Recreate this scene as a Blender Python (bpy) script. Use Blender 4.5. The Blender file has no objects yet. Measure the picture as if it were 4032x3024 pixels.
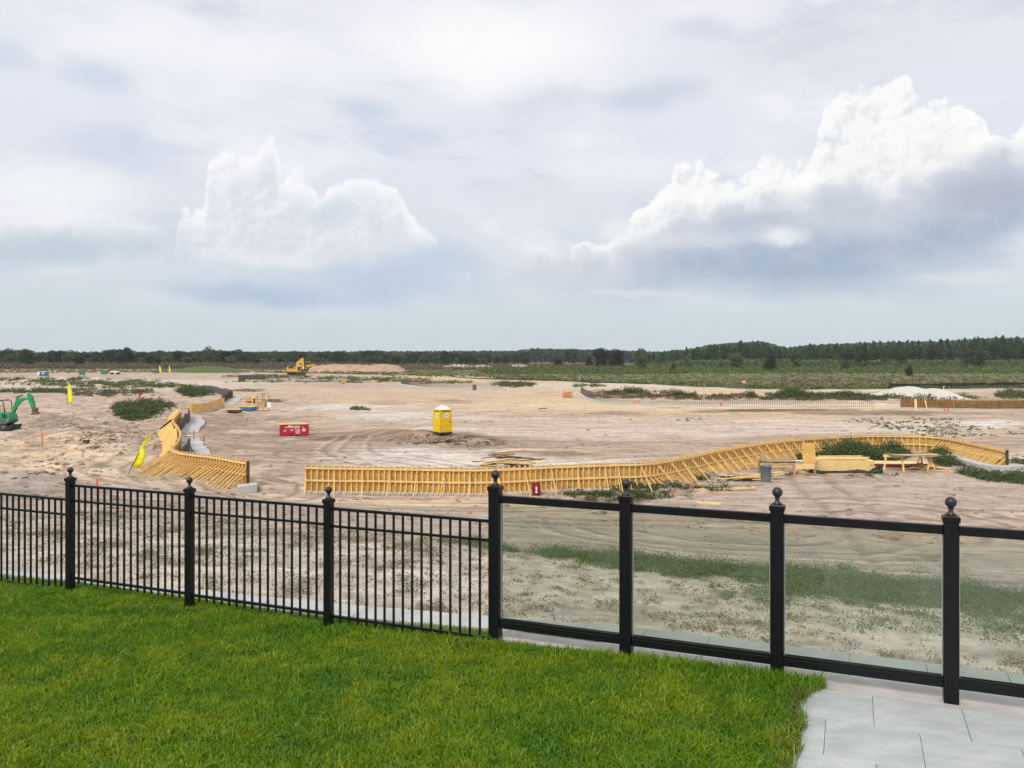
import bpy, math, random
import numpy as np
from mathutils import Vector, Matrix, Euler

random.seed(7)
RNG = np.random.default_rng(11)
R = math.radians
SC = bpy.context.scene
COL = SC.collection

# ------------------------------------------------------------------ camera
CAMZ = 2.6
FPX, HY, CX = 3268.0, 1418.0, 2016.0
cd = bpy.data.cameras.new('camera')
cam = bpy.data.objects.new('camera', cd)
COL.objects.link(cam)
cam.location = (0, 0, CAMZ)
cam.rotation_euler = (R(90), 0, 0)
cd.sensor_fit = 'HORIZONTAL'
cd.sensor_width = 36.0
cd.lens = FPX / 4032 * 36.0
cd.shift_y = -(1512 - HY) / 4032
cd.clip_start = 0.1
cd.clip_end = 12000
SC.camera = cam

# ------------------------------------------------------------------ colour management
SC.view_settings.view_transform = 'Standard'
SC.view_settings.look = 'None'
SC.view_settings.exposure = 0.0
SC.view_settings.gamma = 1.0
SC.view_settings.use_curve_mapping = False
SC.render.engine = 'CYCLES'
SC.cycles.max_bounces = 6
SC.cycles.transparent_max_bounces = 12

# ------------------------------------------------------------------ sun
SUN_EL, SUN_AZ = 44.0, -150.0      # azimuth measured from +Y towards +X
sd = bpy.data.lights.new('sun', 'SUN')
sd.energy = 2.3
sd.angle = R(14)
sd.color = (1.0, 0.955, 0.89)
sun = bpy.data.objects.new('sun', sd)
COL.objects.link(sun)
sdir = Vector((math.sin(R(SUN_AZ)) * math.cos(R(SUN_EL)), math.cos(R(SUN_AZ)) * math.cos(R(SUN_EL)), math.sin(R(SUN_EL))))
sun.rotation_euler = sdir.to_track_quat('Z', 'Y').to_euler()
sun.location = sdir * 50

# ------------------------------------------------------------------ sky
world = bpy.data.worlds.new('World')
SC.world = world
world.use_nodes = True
NT = world.node_tree
NT.nodes.clear()


class NG:
    """tiny helper to write node maths"""
    def __init__(s, nt):
        s.nt = nt

    def n(s, t, **kw):
        nd = s.nt.nodes.new(t)
        for k, v in kw.items():
            setattr(nd, k, v)
        return nd

    def put(s, sock, v):
        if hasattr(v, 'is_linked') or hasattr(v, 'links'):
            s.nt.links.new(v, sock)
        else:
            sock.default_value = v

    def m(s, op, a, b=0.0, c=None, clamp=False):
        nd = s.n('ShaderNodeMath', operation=op)
        nd.use_clamp = clamp
        s.put(nd.inputs[0], a)
        s.put(nd.inputs[1], b)
        if c is not None:
            s.put(nd.inputs[2], c)
        return nd.outputs[0]

    def vm(s, op, a, b=(0, 0, 0)):
        nd = s.n('ShaderNodeVectorMath', operation=op)
        s.put(nd.inputs[0], a)
        if op == 'SCALE':
            s.put(nd.inputs['Scale'], b)
        else:
            s.put(nd.inputs[1], b)
        return nd.outputs['Value'] if op in ('LENGTH', 'DISTANCE', 'DOT_PRODUCT') else nd.outputs[0]

    def comb(s, x, y, z=0.0):
        nd = s.n('ShaderNodeCombineXYZ')
        s.put(nd.inputs[0], x); s.put(nd.inputs[1], y); s.put(nd.inputs[2], z)
        return nd.outputs[0]

    def sm(s, v, lo, hi, a=0.0, b=1.0):
        nd = s.n('ShaderNodeMapRange', interpolation_type='SMOOTHSTEP')
        s.put(nd.inputs['Value'], v)
        nd.inputs['From Min'].default_value = lo
        nd.inputs['From Max'].default_value = hi
        nd.inputs['To Min'].default_value = a
        nd.inputs['To Max'].default_value = b
        return nd.outputs[0]

    def noise(s, vec, scale, detail=4, rough=0.5, dim='3D', out='Fac'):
        nd = s.n('ShaderNodeTexNoise', noise_dimensions=dim)
        if vec is not None:
            s.put(nd.inputs['Vector'], vec)
        nd.inputs['Scale'].default_value = scale
        nd.inputs['Detail'].default_value = detail
        nd.inputs['Roughness'].default_value = rough
        return nd.outputs[out]

    def mix(s, f, a, b):
        nd = s.n('ShaderNodeMix', data_type='RGBA')
        s.put(nd.inputs['Factor'], f)
        for sock, v in ((nd.inputs[6], a), (nd.inputs[7], b)):
            if isinstance(v, tuple):
                sock.default_value = (*v[:3], 1)
            else:
                s.nt.links.new(v, sock)
        return nd.outputs[2]

    def curve(s, x, pts):
        nd = s.n('ShaderNodeFloatCurve')
        s.put(nd.inputs['Value'], x)
        cv = nd.mapping.curves[0]
        pts = sorted(pts)
        cv.points[0].location = pts[0]
        cv.points[-1].location = pts[-1]
        for p in pts[1:-1]:
            cv.points.new(*p)
        for p in cv.points:
            p.handle_type = 'VECTOR'
        nd.mapping.update()
        return nd.outputs[0]


def s2l(r, g, b):
    f = lambda c: (c / 255 / 12.92) if c / 255 <= .04045 else ((c / 255 + .055) / 1.055) ** 2.4
    return (f(r), f(g), f(b))


W = NG(NT)
geo = W.n('ShaderNodeTexCoord').outputs['Generated']
sep = W.n('ShaderNodeSeparateXYZ')
NT.links.new(geo, sep.inputs[0])
dx, dy, dz = sep.outputs
AZ = W.m('ARCTAN2', dx, dy)
EL = W.m('ARCSINE', dz)


def azel(x, y):            # position in the sky of a cloud feature, angles from the eye
    px, py = x * 1.8228, y * 1.8228
    return math.atan((px - CX) / FPX), math.atan((HY - py) / math.hypot(FPX, px - CX))


P = W.comb(AZ, EL, 0.0)
T = W.m('MULTIPLY_ADD', AZ, 1 / 1.3, 0.5, clamp=True)      # azimuth -0.65..0.65 -> 0..1


def prof(pts, ends=False):
    o = []
    for x, y in pts:
        a, e = azel(x, y)
        o.append(((a + .65) / 1.3, max(0, min(1, e / .45))))
    if ends:
        o = [(o[0][0] - .012, 0)] + o + [(min(.9999, o[-1][0] + .012), 0)]
        return [(0, 0)] + o + [(1, 0)]
    return [(0, o[0][1])] + o + [(1, o[-1][1])]


# soft warps
wn = W.noise(P, 5.0, 5, .55, out='Color')
wv = W.vm('SUBTRACT', wn, (.5, .5, .5))
Pw = W.vm('ADD', P, W.vm('MULTIPLY', wv, (.16, .07, 0)))
wf = W.noise(P, 30.0, 6, .62, out='Color')
wfv = W.vm('SUBTRACT', wf, (.5, .5, .5))
Pf = W.vm('ADD', P, W.vm('MULTIPLY', wfv, (.020, .018, 0)))


def vor(vec, scale, detail, rough=.5, feat='F1'):
    nd = W.n('ShaderNodeTexVoronoi', feature=feat, voronoi_dimensions='2D')
    W.put(nd.inputs['Vector'], vec)
    nd.inputs['Scale'].default_value = scale
    nd.inputs['Detail'].default_value = detail
    nd.inputs['Roughness'].default_value = rough
    if feat == 'SMOOTH_F1':
        nd.inputs['Smoothness'].default_value = .35
    nd.normalize = True
    return nd.outputs['Distance']


B1 = vor(Pf, 19.0, 3.6, .62, 'SMOOTH_F1')
B2 = vor(W.vm('ADD', Pf, (-.0045, .0060, 0)), 19.0, 3.6, .62, 'SMOOTH_F1')
RELIEF = W.m('SUBTRACT', B2, B1)                 # lit from the upper left
PUFF = W.m('MULTIPLY', W.m('SUBTRACT', .30, B1), .085)
ELP = W.m('SUBTRACT', EL, PUFF)
FINE = W.noise(W.vm('MULTIPLY', P, (1, 1.5, 1)), 34.0, 7, .62)


def band(x0):
    return W.m('MULTIPLY', x0, .45)


def blob(x, y, rx, ry, soft=1.0, vec=None):
    a, e = azel(x, y)
    v = W.vm('MULTIPLY', W.vm('SUBTRACT', vec or Pw, (a, e, 0)), (1793 / rx, 1793 / ry, 0))
    return W.sm(W.vm('LENGTH', v), 1.0 + .0, .15, 0, soft)


# 1. high veil
ramp = W.n('ShaderNodeValToRGB')
W.put(ramp.inputs[0], W.m('MULTIPLY', EL, 1 / .45, clamp=True))
cr = ramp.color_ramp
stops = [(0.0, s2l(203, 216, 223)), (.12, s2l(208, 219, 227)), (.3, s2l(222, 227, 236)), (.55, s2l(230, 233, 243)), (.8, s2l(235, 236, 245)), (1, s2l(238, 238, 246))]
cr.elements[0].position, cr.elements[0].color = 0, (*stops[0][1], 1)
cr.elements[1].position, cr.elements[1].color = 1, (*stops[-1][1], 1)
for p, c in stops[1:-1]:
    e_ = cr.elements.new(p)
    e_.color = (*c, 1)
sky = ramp.outputs[0]
upf = W.sm(EL, .03, .16)
veil = W.noise(W.vm('MULTIPLY', Pw, (1, 2.6, 1)), 4.2, 6, .56)
sky = W.mix(W.m('MULTIPLY', W.sm(veil, .46, .68, 0, .85), upf), sky, s2l(246, 246, 251))
veil2 = W.noise(W.vm('ADD', W.vm('MULTIPLY', Pw, (1, 3.2, 1)), (4.1, 2.2, 0)), 5.5, 5, .55)
sky = W.mix(W.m('MULTIPLY', W.sm(veil2, .53, .72, 0, .75), upf), sky, s2l(205, 214, 230))
for bx, by, rx, ry, c, k in ((1050, 100, 420, 150, (255, 255, 255), .95), (500, 120, 420, 90, (247, 248, 252), .8), (240, 185, 110, 45, (205, 217, 234), .75),
                             (30, 140, 90, 40, (208, 220, 234), .7), (230, 330, 200, 60, (208, 217, 235), .7), (760, 245, 110, 45, (205, 215, 232), .75),
                             (900, 290, 90, 30, (207, 217, 232), .5), (120, 400, 240, 55, (246, 248, 249), .75), (1380, 205, 150, 45, (203, 211, 226), .75),
                             (1500, 60, 90, 40, (214, 219, 235), .6), (1330, 370, 220, 60, (243, 244, 249), .7), (1800, 90, 420, 120, (224, 225, 233), .6),
                             (1160, 250, 130, 90, (219, 224, 238), .5), (1180, 420, 100, 40, (226, 227, 234), .5)):
    sky = W.mix(blob(bx, by, rx, ry, k), sky, s2l(*c))


def layer(sky, top, bottom, ctop, cbot, edge, bedge, spread, strength=1.0, relief=1.0, vec_el=ELP):
    tp = band(W.curve(T, prof(top, True)))
    bt = band(W.curve(T, prof(bottom)))
    up = W.m('SUBTRACT', tp, vec_el)            # depth below the top outline
    mt = W.sm(up, -edge * .3, edge)
    mb = W.sm(W.m('SUBTRACT', W.m('SUBTRACT', EL, W.m('MULTIPLY', W.m('SUBTRACT', veil, .5), .05)), bt), -bedge, bedge)
    mask = W.m('MULTIPLY', W.m('MULTIPLY', mt, mb), strength)
    shade = W.sm(up, 0.0, spread)
    col = W.mix(shade, ctop, cbot)
    col = W.mix(W.m('MULTIPLY', RELIEF, relief * 5.5, clamp=True), col, s2l(255, 255, 255))
    col = W.mix(W.m('MULTIPLY', W.m('MULTIPLY', RELIEF, -1.0), relief * 4.2, clamp=True), col, s2l(205, 212, 224))
    col = W.vm('SCALE', col, W.m('MULTIPLY_ADD', FINE, .16, .92))
    return W.mix(mask, sky, col)


def Z2(pts, ox):           # from an enlarged half of the sky
    return [(ox + x * .5, y * .5) for x, y in pts]


# 2. pale grey-blue cloud, low left
sky = layer(sky, [(-60, 490), (60, 478), (190, 486), (300, 500), (380, 520), (430, 535), (470, 600), (520, 640)],
            [(-60, 566), (100, 572), (200, 570), (230, 555), (330, 548), (430, 540), (470, 620), (520, 640)],
            s2l(216, 222, 229), s2l(198, 212, 224), .022, .012, .035, .9, .25)
# 3. left cumulus
ltop = Z2([(768, 905), (785, 852), (860, 840), (885, 850), (905, 700), (940, 685), (985, 688), (1012, 655), (1060, 648), (1100, 640), (1128, 600), (1150, 575),
           (1188, 577), (1196, 660), (1212, 733), (1300, 745), (1350, 770), (1372, 835), (1400, 800), (1440, 765), (1500, 750), (1560, 750), (1620, 760), (1700, 785), (1725, 805),
           (1765, 900), (1840, 1000), (1930, 1090), (2030, 1170)], 0)
lbot = Z2([(768, 1000), (850, 1120), (1000, 1180), (1200, 1200), (1400, 1200), (1850, 1195), (2030, 1185)], 0)
sky = layer(sky, ltop, lbot, s2l(255, 255, 255), s2l(229, 231, 238), .011, .055, .050, .90, .60)
for bx, by, rx, ry, c, k in ((600, 635, 270, 42, (178, 198, 221), 1.0), (850, 610, 230, 66, (187, 205, 225), .95), (720, 600, 430, 78, (199, 212, 227), .6), (950, 560, 120, 55, (196, 211, 227), .9), (1140, 470, 120, 60, (228, 230, 238), .6), (90, 520, 200, 32, (196, 209, 222), .8),
                             (745, 470, 60, 50, (205, 217, 229), .7), (600, 555, 190, 26, (240, 240, 244), .6)):
    sky = W.mix(blob(bx, by, rx, ry, k), sky, s2l(*c))
# 4. right cumulus tower
rtop = Z2([(250, 1100), (330, 1060), (420, 1030), (520, 960), (640, 840), (700, 760), (800, 722), (860, 712), (960, 738), (1030, 752), (1060, 715), (1130, 700), (1210, 715), (1240, 680), (1290, 655), (1328, 600),
           (1342, 490), (1400, 440), (1460, 430), (1500, 392), (1550, 370), (1595, 328), (1640, 338), (1690, 350), (1722, 372), (1732, 425), (1790, 435), (1830, 410), (1880, 395),
           (1935, 388), (1985, 420), (2000, 468), (2050, 480), (2062, 575), (2100, 590), (2150, 575), (2212, 545), (2300, 520)], 1106)
gtop = Z2([(-60, 1170), (100, 1130), (330, 1080), (420, 1060), (600, 980), (760, 880), (820, 885), (940, 850), (1060, 830), (1200, 850), (1300, 825), (1380, 785), (1450, 778), (1540, 800),
           (1640, 800), (1740, 780), (1800, 742), (1870, 710), (1950, 690), (2050, 640), (2130, 598), (2212, 610), (2300, 600)], 1106)
gbot = Z2([(-60, 1190), (250, 1240), (450, 1252), (650, 1238), (720, 1205), (1000, 1222), (1300, 1202), (1500, 1192), (1740, 1152), (1900, 1142), (2050, 1122), (2130, 1092), (2212, 1035), (2300, 1000)], 1106)
sky = layer(sky, rtop, [(x, y + 25) for x, y in gtop], s2l(255, 255, 253), s2l(248, 247, 245), .006, .02, .09, 1.0, .8)
# 5. grey bank in front of it
for bx, by, rx, ry, c, k in ((1780, 610, 330, 55, (190, 206, 221), .75), (1400, 600, 170, 30, (196, 210, 223), .6)):
    sky = W.mix(blob(bx, by, rx, ry, k), sky, s2l(*c))
sky = layer(sky, gtop, gbot, s2l(213, 217, 226), s2l(166, 183, 204), .022, .030, .090, .96, .12)
for bx, by, rx, ry, c, k in ((1690, 512, 70, 32, (240, 241, 243), .9), (1340, 500, 60, 40, (243, 244, 245), .8), (1480, 520, 190, 30, (226, 228, 235), .6), (2140, 420, 140, 60, (180, 186, 203), .8),
                             (1640, 470, 110, 22, (184, 194, 211), .6), (2080, 600, 150, 20, (226, 229, 234), .6), (1380, 632, 160, 14, (228, 231, 236), .5), (1750, 585, 200, 22, (166, 184, 207), .6)):
    sky = W.mix(blob(bx, by, rx, ry, k, Pf), sky, s2l(*c))

# the half of the sky over and behind the viewer: the same thin overcast, brighter overhead
ov = W.noise(geo, 2.4, 5, .55)
over = W.mix(W.sm(ov, .35, .65), (.80, .83, .90), (1.25, 1.25, 1.25))
front = W.m('MULTIPLY', W.sm(W.m('ABSOLUTE', AZ), .72, .60), W.sm(EL, .60, .43))
low = W.sm(EL, .0, .25)
side = W.mix(low, s2l(215, 222, 228), over)
sky = W.vm('SCALE', sky, W.m('MULTIPLY_ADD', W.noise(W.vm('MULTIPLY', Pw, (1, 2.2, 1)), 13.0, 6, .6), .07, .975))
sky = W.mix(front, side, sky)
sky = W.mix(W.sm(EL, 0.0, -.06), sky, (.30, .27, .22))

nish = W.n('ShaderNodeTexSky', sky_type='NISHITA')
nish.sun_disc = False
nish.sun_elevation = R(SUN_EL)
nish.sun_rotation = R(SUN_AZ)
bgN = W.n('ShaderNodeBackground')
bgN.inputs[1].default_value = 0.08
NT.links.new(nish.outputs[0], bgN.inputs[0])
bgC = W.n('ShaderNodeBackground')
bgC.inputs[1].default_value = 1.0
NT.links.new(sky, bgC.inputs[0])
mxs = W.n('ShaderNodeMixShader')
mxs.inputs[0].default_value = 0.95            # a nearly closed cloud cover over the blue sky
NT.links.new(bgN.outputs[0], mxs.inputs[1])
NT.links.new(bgC.outputs[0], mxs.inputs[2])
wo = W.n('ShaderNodeOutputWorld')
NT.links.new(mxs.outputs[0], wo.inputs[0])
try:
    world.cycles.sampling_method = 'MANUAL'
    world.cycles.sample_map_resolution = 512
except Exception:
    pass

# ------------------------------------------------------------------ numpy noise
_perm = RNG.permutation(1024)
_grad = RNG.random(1024) * 2 * np.pi
_gx, _gy = np.cos(_grad), np.sin(_grad)


def pn(x, y):
    x = np.asarray(x, float); y = np.asarray(y, float)
    xi = np.floor(x).astype(np.int64); yi = np.floor(y).astype(np.int64)
    xf, yf = x - xi, y - yi
    u = xf * xf * xf * (xf * (xf * 6 - 15) + 10); v = yf * yf * yf * (yf * (yf * 6 - 15) + 10)

    def g(ix, iy, fx, fy):
        h = _perm[(_perm[ix & 1023] + iy) & 1023]
        return _gx[h] * fx + _gy[h] * fy
    a = g(xi, yi, xf, yf); b = g(xi + 1, yi, xf - 1, yf)
    c = g(xi, yi + 1, xf, yf - 1); d = g(xi + 1, yi + 1, xf - 1, yf - 1)
    return (a + u * (b - a)) * (1 - v) + (c + u * (d - c)) * v


def fbm(x, y, s, o=4, gain=.5):
    t = 0; a = 1.0
    for k in range(o):
        t = t + a * pn(x / s + 17.3 * k, y / s - 9.1 * k)
        s *= .5; a *= gain
    return t


def sst(x, a, b):
    t = np.clip((x - a) / (b - a), 0, 1)
    return t * t * (3 - 2 * t)


# ------------------------------------------------------------------ terrain height
SLOPE = .41
FD = Vector((.9253, -.3793, 0))     # along the fence
FN = Vector((.3793, .9253, 0))      # away from the lawn


def sline(x, y):
    return (y - 7.70 + SLOPE * x) / 1.081


def px2ground(px, py, H=6.5):
    d = H * FPX / (py - HY)
    return ((px - CX) / FPX * d, d)


MOUNDS = []      # (x, y, rx, ry, h)
for px, py, rx, ry, h in ((190, 1665, 4.5, 3.0, .75), (560, 1735, 5, 5, .45), (420, 1700, 7, 7, .35), (100, 1960, 2.0, 1.5, .5), (700, 1560, 9, 9, .7), (560, 1640, 8, 8, .5),
                          (1700, 1730, 4.5, 1.2, .55), (1540, 1722, 6, 1.5, .35), (1860, 1748, 2.8, 1.0, .45), (1960, 1756, 1.8, .8, .35), (1610, 1726, 2.0, 1.0, .35), (1785, 1740, 1.6, .9, .45), (2560, 1925, 3.2, 1.3, .45), (2800, 1885, 2.6, 1.4, .35),
                          (2330, 1965, 3.0, .9, .30), (1090, 1935, 2.6, .9, .35), (3300, 1590, 8, 4, .5), (2480, 1560, 14, 6, .8), (2800, 1570, 16, 6, .8), (3150, 1574, 14, 6, .8),
                          (250, 1500, 30, 12, 1.1), (900, 1487, 40, 10, 1.2), (1700, 1490, 50, 10, 1.0), (130, 1640, 3, 2, .5), (40, 2010, 3, 2, .5), (330, 2010, 4, 1.5, .3)):
    x_, y_ = px2ground(px, py)
    MOUNDS.append((x_, y_, rx, ry, h))


def hz(x, y, fine=True):
    x = np.asarray(x, float); y = np.asarray(y, float)
    s = sline(x, y)
    z = -1.75 - 2.15 * sst(s, 3.0, 31.0)
    r = np.hypot(x, y)
    left = sst(-x / np.maximum(y, 1), .18, .42) * sst(y, 28, 45) * (1 - sst(r, 120, 200))
    # the land beyond the cut rises to the woods
    z = z + sst(r, 330, 600) * (3.3 - 1.5 * sst(x / np.maximum(y, 1), .02, .25))
    z = z + fbm(x, y, 26, 3) * .22 * sst(s, 4, 30) + left * fbm(x + 9, y, 5.5, 4, .55) * .48
    for mx, my, rx, ry, h in MOUNDS:
        q = ((x - mx) / rx) ** 2 + ((y - my) / ry) ** 2
        z = z + h * np.exp(-q * 1.3) * (1 + .45 * pn(x / rx * 3 + mx, y / ry * 3 + my))
    if fine:
        rough = .45 + .9 * left + .5 * sst(fbm(x, y, 18, 2), .05, .5)
        far = 1 - .5 * sst(r, 150, 400)
        z = z + fbm(x, y, 3.4, 4, .55) * .115 * rough * far + .02 * rough * np.abs(pn(x / .7, y / .7)) * (1 - sst(r, 60, 140))
        # wheel tracks
        for ax, ay, dx_, dy_, w in TRK:
            t_ = (x - ax) * dy_ - (y - ay) * dx_ + 1.5 * pn(x / 14 + ax, y / 14)
            for o in (-.95, .95):
                z = z - .05 * np.exp(-((t_ - o) / .22) ** 2) * (1 - sst(np.hypot(x - ax, y - ay), w, w * 1.6))
    return z


TRK = []
for px, py, ang, w in ((3300, 2010, 78, 14), (1600, 1850, 20, 16), (1200, 1800, -35, 14), (2300, 1760, 8, 40), (1300, 1690, 60, 30), (3000, 2080, 5, 18), (700, 2080, -4, 14), (2000, 1640, 5, 60), (1800, 2090, 3, 18)):
    x_, y_ = px2ground(px, py)
    TRK.append((x_, y_, math.cos(R(ang)), math.sin(R(ang)), w))

_ds = np.geomspace(9.5, 3000, 4500)


def at(px, py):
    """where the sight line through a photograph pixel meets the ground"""
    tx, tz = (px - CX) / FPX, (HY - py) / FPX
    zz = CAMZ + tz * _ds
    g = hz(_ds * tx, _ds)
    k = int(np.argmax(zz < g))
    if k == 0:
        k = len(_ds) - 1
    return Vector((tx * _ds[k], _ds[k], float(g[k])))


def unproj(px, py, n=300):
    px = np.asarray(px, float); py = np.asarray(py, float)
    dg = np.geomspace(14, 1500, n)
    out = np.empty(len(px))
    for a in range(0, len(px), 1500):
        tx = ((px[a:a + 1500] - CX) / FPX)[:, None]; tz = ((HY - py[a:a + 1500]) / FPX)[:, None]
        g_ = hz(tx * dg, np.broadcast_to(dg, (tx.shape[0], n)), False)
        hit = CAMZ + tz * dg < g_
        k = np.where(hit.any(1), hit.argmax(1), n - 1)
        out[a:a + 1500] = dg[k]
    out *= np.random.default_rng(3).uniform(.994, 1.006, len(px))
    return (px - CX) / FPX * out, out


def gz(x, y):
    return float(hz(np.array([x]), np.array([y]))[0])


def onray(px, d, dz=0.0):
    x = (px - CX) / FPX * d
    return Vector((x, d, gz(x, d) + dz))


# ------------------------------------------------------------------ materials
def mk(name):
    m = bpy.data.materials.new(name)
    m.use_nodes = True
    b = m.node_tree.nodes['Principled BSDF']
    return m, NG(m.node_tree), b


def simple(name, c, rough=.6, metal=0.0, var=.12, scale=6.0, bump=0.0, spec=.5, grain=None, dirt=None):
    m, g, b = mk(name)
    tc = g.n('ShaderNodeTexCoord').outputs['Object']
    v = g.vm('MULTIPLY', tc, grain) if grain else tc
    nz = g.noise(v, scale, 5, .6)
    lo = tuple(x * (1 - var) for x in c); hi = tuple(min(1, x * (1 + var)) for x in c)
    col = g.mix(g.sm(nz, .3, .7), lo, hi)
    if dirt:
        dn = g.noise(tc, dirt[1], 5, .65)
        col = g.mix(g.sm(dn, .5, .75, 0, dirt[2]), col, dirt[0])
    g.put(b.inputs['Base Color'], col)
    b.inputs['Roughness'].default_value = rough
    b.inputs['Metallic'].default_value = metal
    b.inputs['Specular IOR Level'].default_value = spec
    if bump:
        bn = g.n('ShaderNodeBump')
        bn.inputs['Strength'].default_value = bump
        bn.inputs['Distance'].default_value = .01
        g.put(bn.inputs['Height'], nz)
        g.nt.links.new(bn.outputs[0], b.inputs['Normal'])
    return m


M = {}
M['black'] = simple('black_powder_coat', (.006, .0065, .007), .38, 0, .25, 30, .08, .22)
M['blackpicket'] = simple('black_picket_paint', (.009, .007, .0065), .45, 0, .25, 30, .08, .2)
M['stud'] = simple('pine_framing', (.70, .455, .17), .75, 0, .22, 2.2, .2, .3, (1, 1, 6))
M['ply'] = simple('form_plywood', (.50, .30, .080), .7, 0, .2, 1.3, .1, .3, None, ((.42, .23, .06), 2.5, .6))
M['plylight'] = simple('yellow_form_plywood', (.64, .39, .115), .7, 0, .16, 1.0, .1, .3, None, ((.46, .27, .09), 1.8, .5))
M['lumber'] = simple('fresh_lumber', (.74, .53, .235), .7, 0, .16, 3, .15, .3, (1, 6, 6))
M['oldwood'] = simple('weathered_board', (.33, .22, .13), .85, 0, .35, 3, .3, .2)
M['darkwood'] = simple('dark_scrap_wood', (.10, .06, .04), .9, 0, .4, 3, .3, .2)
M['tablewood'] = simple('table_wood', (.44, .30, .155), .8, 0, .25, 3, .3, .2, (1, 1, 4))
M['concrete'] = simple('concrete', (.44, .43, .41), .85, 0, .12, 3, .2, .3, None, ((.30, .27, .24), 1.5, .5))
M['rebar'] = simple('rusty_rebar', (.13, .09, .075), .8, .2, .3, 8)
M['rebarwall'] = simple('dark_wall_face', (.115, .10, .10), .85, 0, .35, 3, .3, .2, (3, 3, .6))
M['red'] = simple('red_wrap', (.42, .010, .022), .38, 0, .15, 5, .3, .5, None, ((.30, .02, .03), 4, .5))
M['maroon'] = simple('maroon_board', (.17, .012, .02), .55, 0, .15, 5)
M['redgloss'] = simple('extinguisher_red', (.45, .02, .02), .3, 0, .05, 5)
M['white'] = simple('white_paint', (.78, .78, .77), .5, 0, .06, 5)
M['yellow'] = simple('yellow_plastic', (.76, .50, .006), .45, 0, .07, 4, .05, .5, None, ((.55, .36, .02), 3, .3))
M['yellowflag'] = simple('yellow_flag_cloth', (.78, .74, .01), .6, 0, .06, 2)
M['roofw'] = simple('white_translucent_roof', (.66, .68, .70), .4, 0, .05, 4)
M['blue'] = simple('blue_paint', (.03, .13, .27), .5, 0, .15, 4)
M['bluemark'] = simple('blue_print', (.02, .10, .42), .5, 0, .05, 4)
M['green'] = simple('green_machine_paint', (.008, .27, .085), .42, 0, .12, 4, 0, .5, None, ((.10, .20, .10), 5, .45))
M['teal'] = simple('teal_plastic', (.01, .19, .14), .5, 0, .15, 4)
M['mach'] = simple('machine_yellow', (.62, .36, .02), .45, 0, .15, 3, 0, .5, None, ((.38, .24, .06), 4, .5))
M['steel'] = simple('dark_steel', (.035, .035, .038), .6, .3, .4, 5, .2, .5, None, ((.16, .12, .09), 6, .5))
M['grey'] = simple('grey_panel', (.09, .10, .11), .55, 0, .2, 5)
M['rust'] = simple('muddy_bucket', (.14, .09, .065), .8, .1, .4, 6, .2)
M['glassdark'] = simple('cab_glass', (.03, .04, .05), .1, 0, .1, 3)
M['bin'] = simple('blue_grey_bin', (.13, .165, .20), .6, 0, .14, 6, .15)
M['plastic'] = simple('black_sheeting', (.014, .014, .016), .35, 0, .2, 12, .6)
M['orange'] = simple('orange_paint', (.80, .20, .05), .6, 0, .1, 4)
M['orangered'] = simple('orange_red_marker', (.80, .09, .03), .5, 0, .1, 4)
M['pink'] = simple('faded_orange_sign', (.70, .36, .22), .6, 0, .1, 4)
M['pipe'] = simple('white_pipe', (.70, .68, .64), .5, 0, .1, 4)
M['bark'] = simple('bark', (.12, .095, .075), .9, 0, .3, 3, .5)
M['silt'] = simple('silt_fence_fabric', (.014, .015, .014), .8, 0, .3, 2)
M['ball'] = simple('finial_bronze', (.026, .022, .024), .42, .2, .3, 40, .15)


def leafmat(name, c, var=.45, rough=.65, trans=.3, attr=False):
    m, g, b = mk(name)
    oi = g.n('ShaderNodeObjectInfo').outputs['Random']
    gm = g.n('ShaderNodeNewGeometry')
    isl = gm.outputs['Random Per Island']
    lo = tuple(x * (1 - var) for x in c)
    hi = tuple(x * (1 + var) for x in c)
    if attr:
        at_ = g.n('ShaderNodeAttribute'); at_.attribute_name = 'tint'
        col = at_.outputs['Color']
    else:
        col = g.mix(isl, lo, hi)
        warm = tuple((c[0] * 1.6, c[1] * 1.25, c[2] * .9))
        col = g.mix(g.m('MULTIPLY', oi, .55), col, g.mix(isl, tuple(x * .7 for x in warm), tuple(x * 1.25 for x in warm)))
        col = g.vm('SCALE', col, g.m('MULTIPLY_ADD', g.m('FRACT', g.m('MULTIPLY', oi, 17.31)), 1.15, .42) if name in ('oak_leaves', 'young_tree_leaves', 'pine_needles') else 1.0)
    g.put(b.inputs['Base Color'], col)
    b.inputs['Roughness'].default_value = rough
    b.inputs['Specular IOR Level'].default_value = .3
    tr = g.n('ShaderNodeBsdfTranslucent')
    g.put(tr.inputs[0], col)
    ms = g.n('ShaderNodeMixShader')
    ms.inputs[0].default_value = trans
    out = [n for n in g.nt.nodes if n.type == 'OUTPUT_MATERIAL'][0]
    g.nt.links.new(b.outputs[0], ms.inputs[1])
    g.nt.links.new(tr.outputs[0], ms.inputs[2])
    g.nt.links.new(ms.outputs[0], out.inputs[0])
    return m


M['oak'] = leafmat('oak_leaves', (.034, .052, .025))
M['treelt'] = leafmat('young_tree_leaves', (.070, .105, .042))
M['pine'] = leafmat('pine_needles', (.038, .078, .034))
M['farwood'] = leafmat('far_wood_leaves', (.045, .065, .052), .3)
M['weed'] = leafmat('weed_leaves', (.070, .105, .038), .65)
M['weeddry'] = leafmat('dry_weed_leaves', (.115, .105, .055), .5)
M['scrub'] = leafmat('brown_scrub', (.135, .105, .080), .35)
M['shrubg'] = leafmat('field_shrub_leaves', (.095, .130, .038), .5)
M['turf'] = leafmat('turf_blades', (.06, .15, .01), .4, .42, .38, attr=True)


# ------------------------------------------------------------------ mesh helpers
def tag(o, label=None, cat=None, group=None, kind=None):
    if label: o['label'] = label
    if cat: o['category'] = cat
    if group: o['group'] = group
    if kind: o['kind'] = kind
    return o


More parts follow.
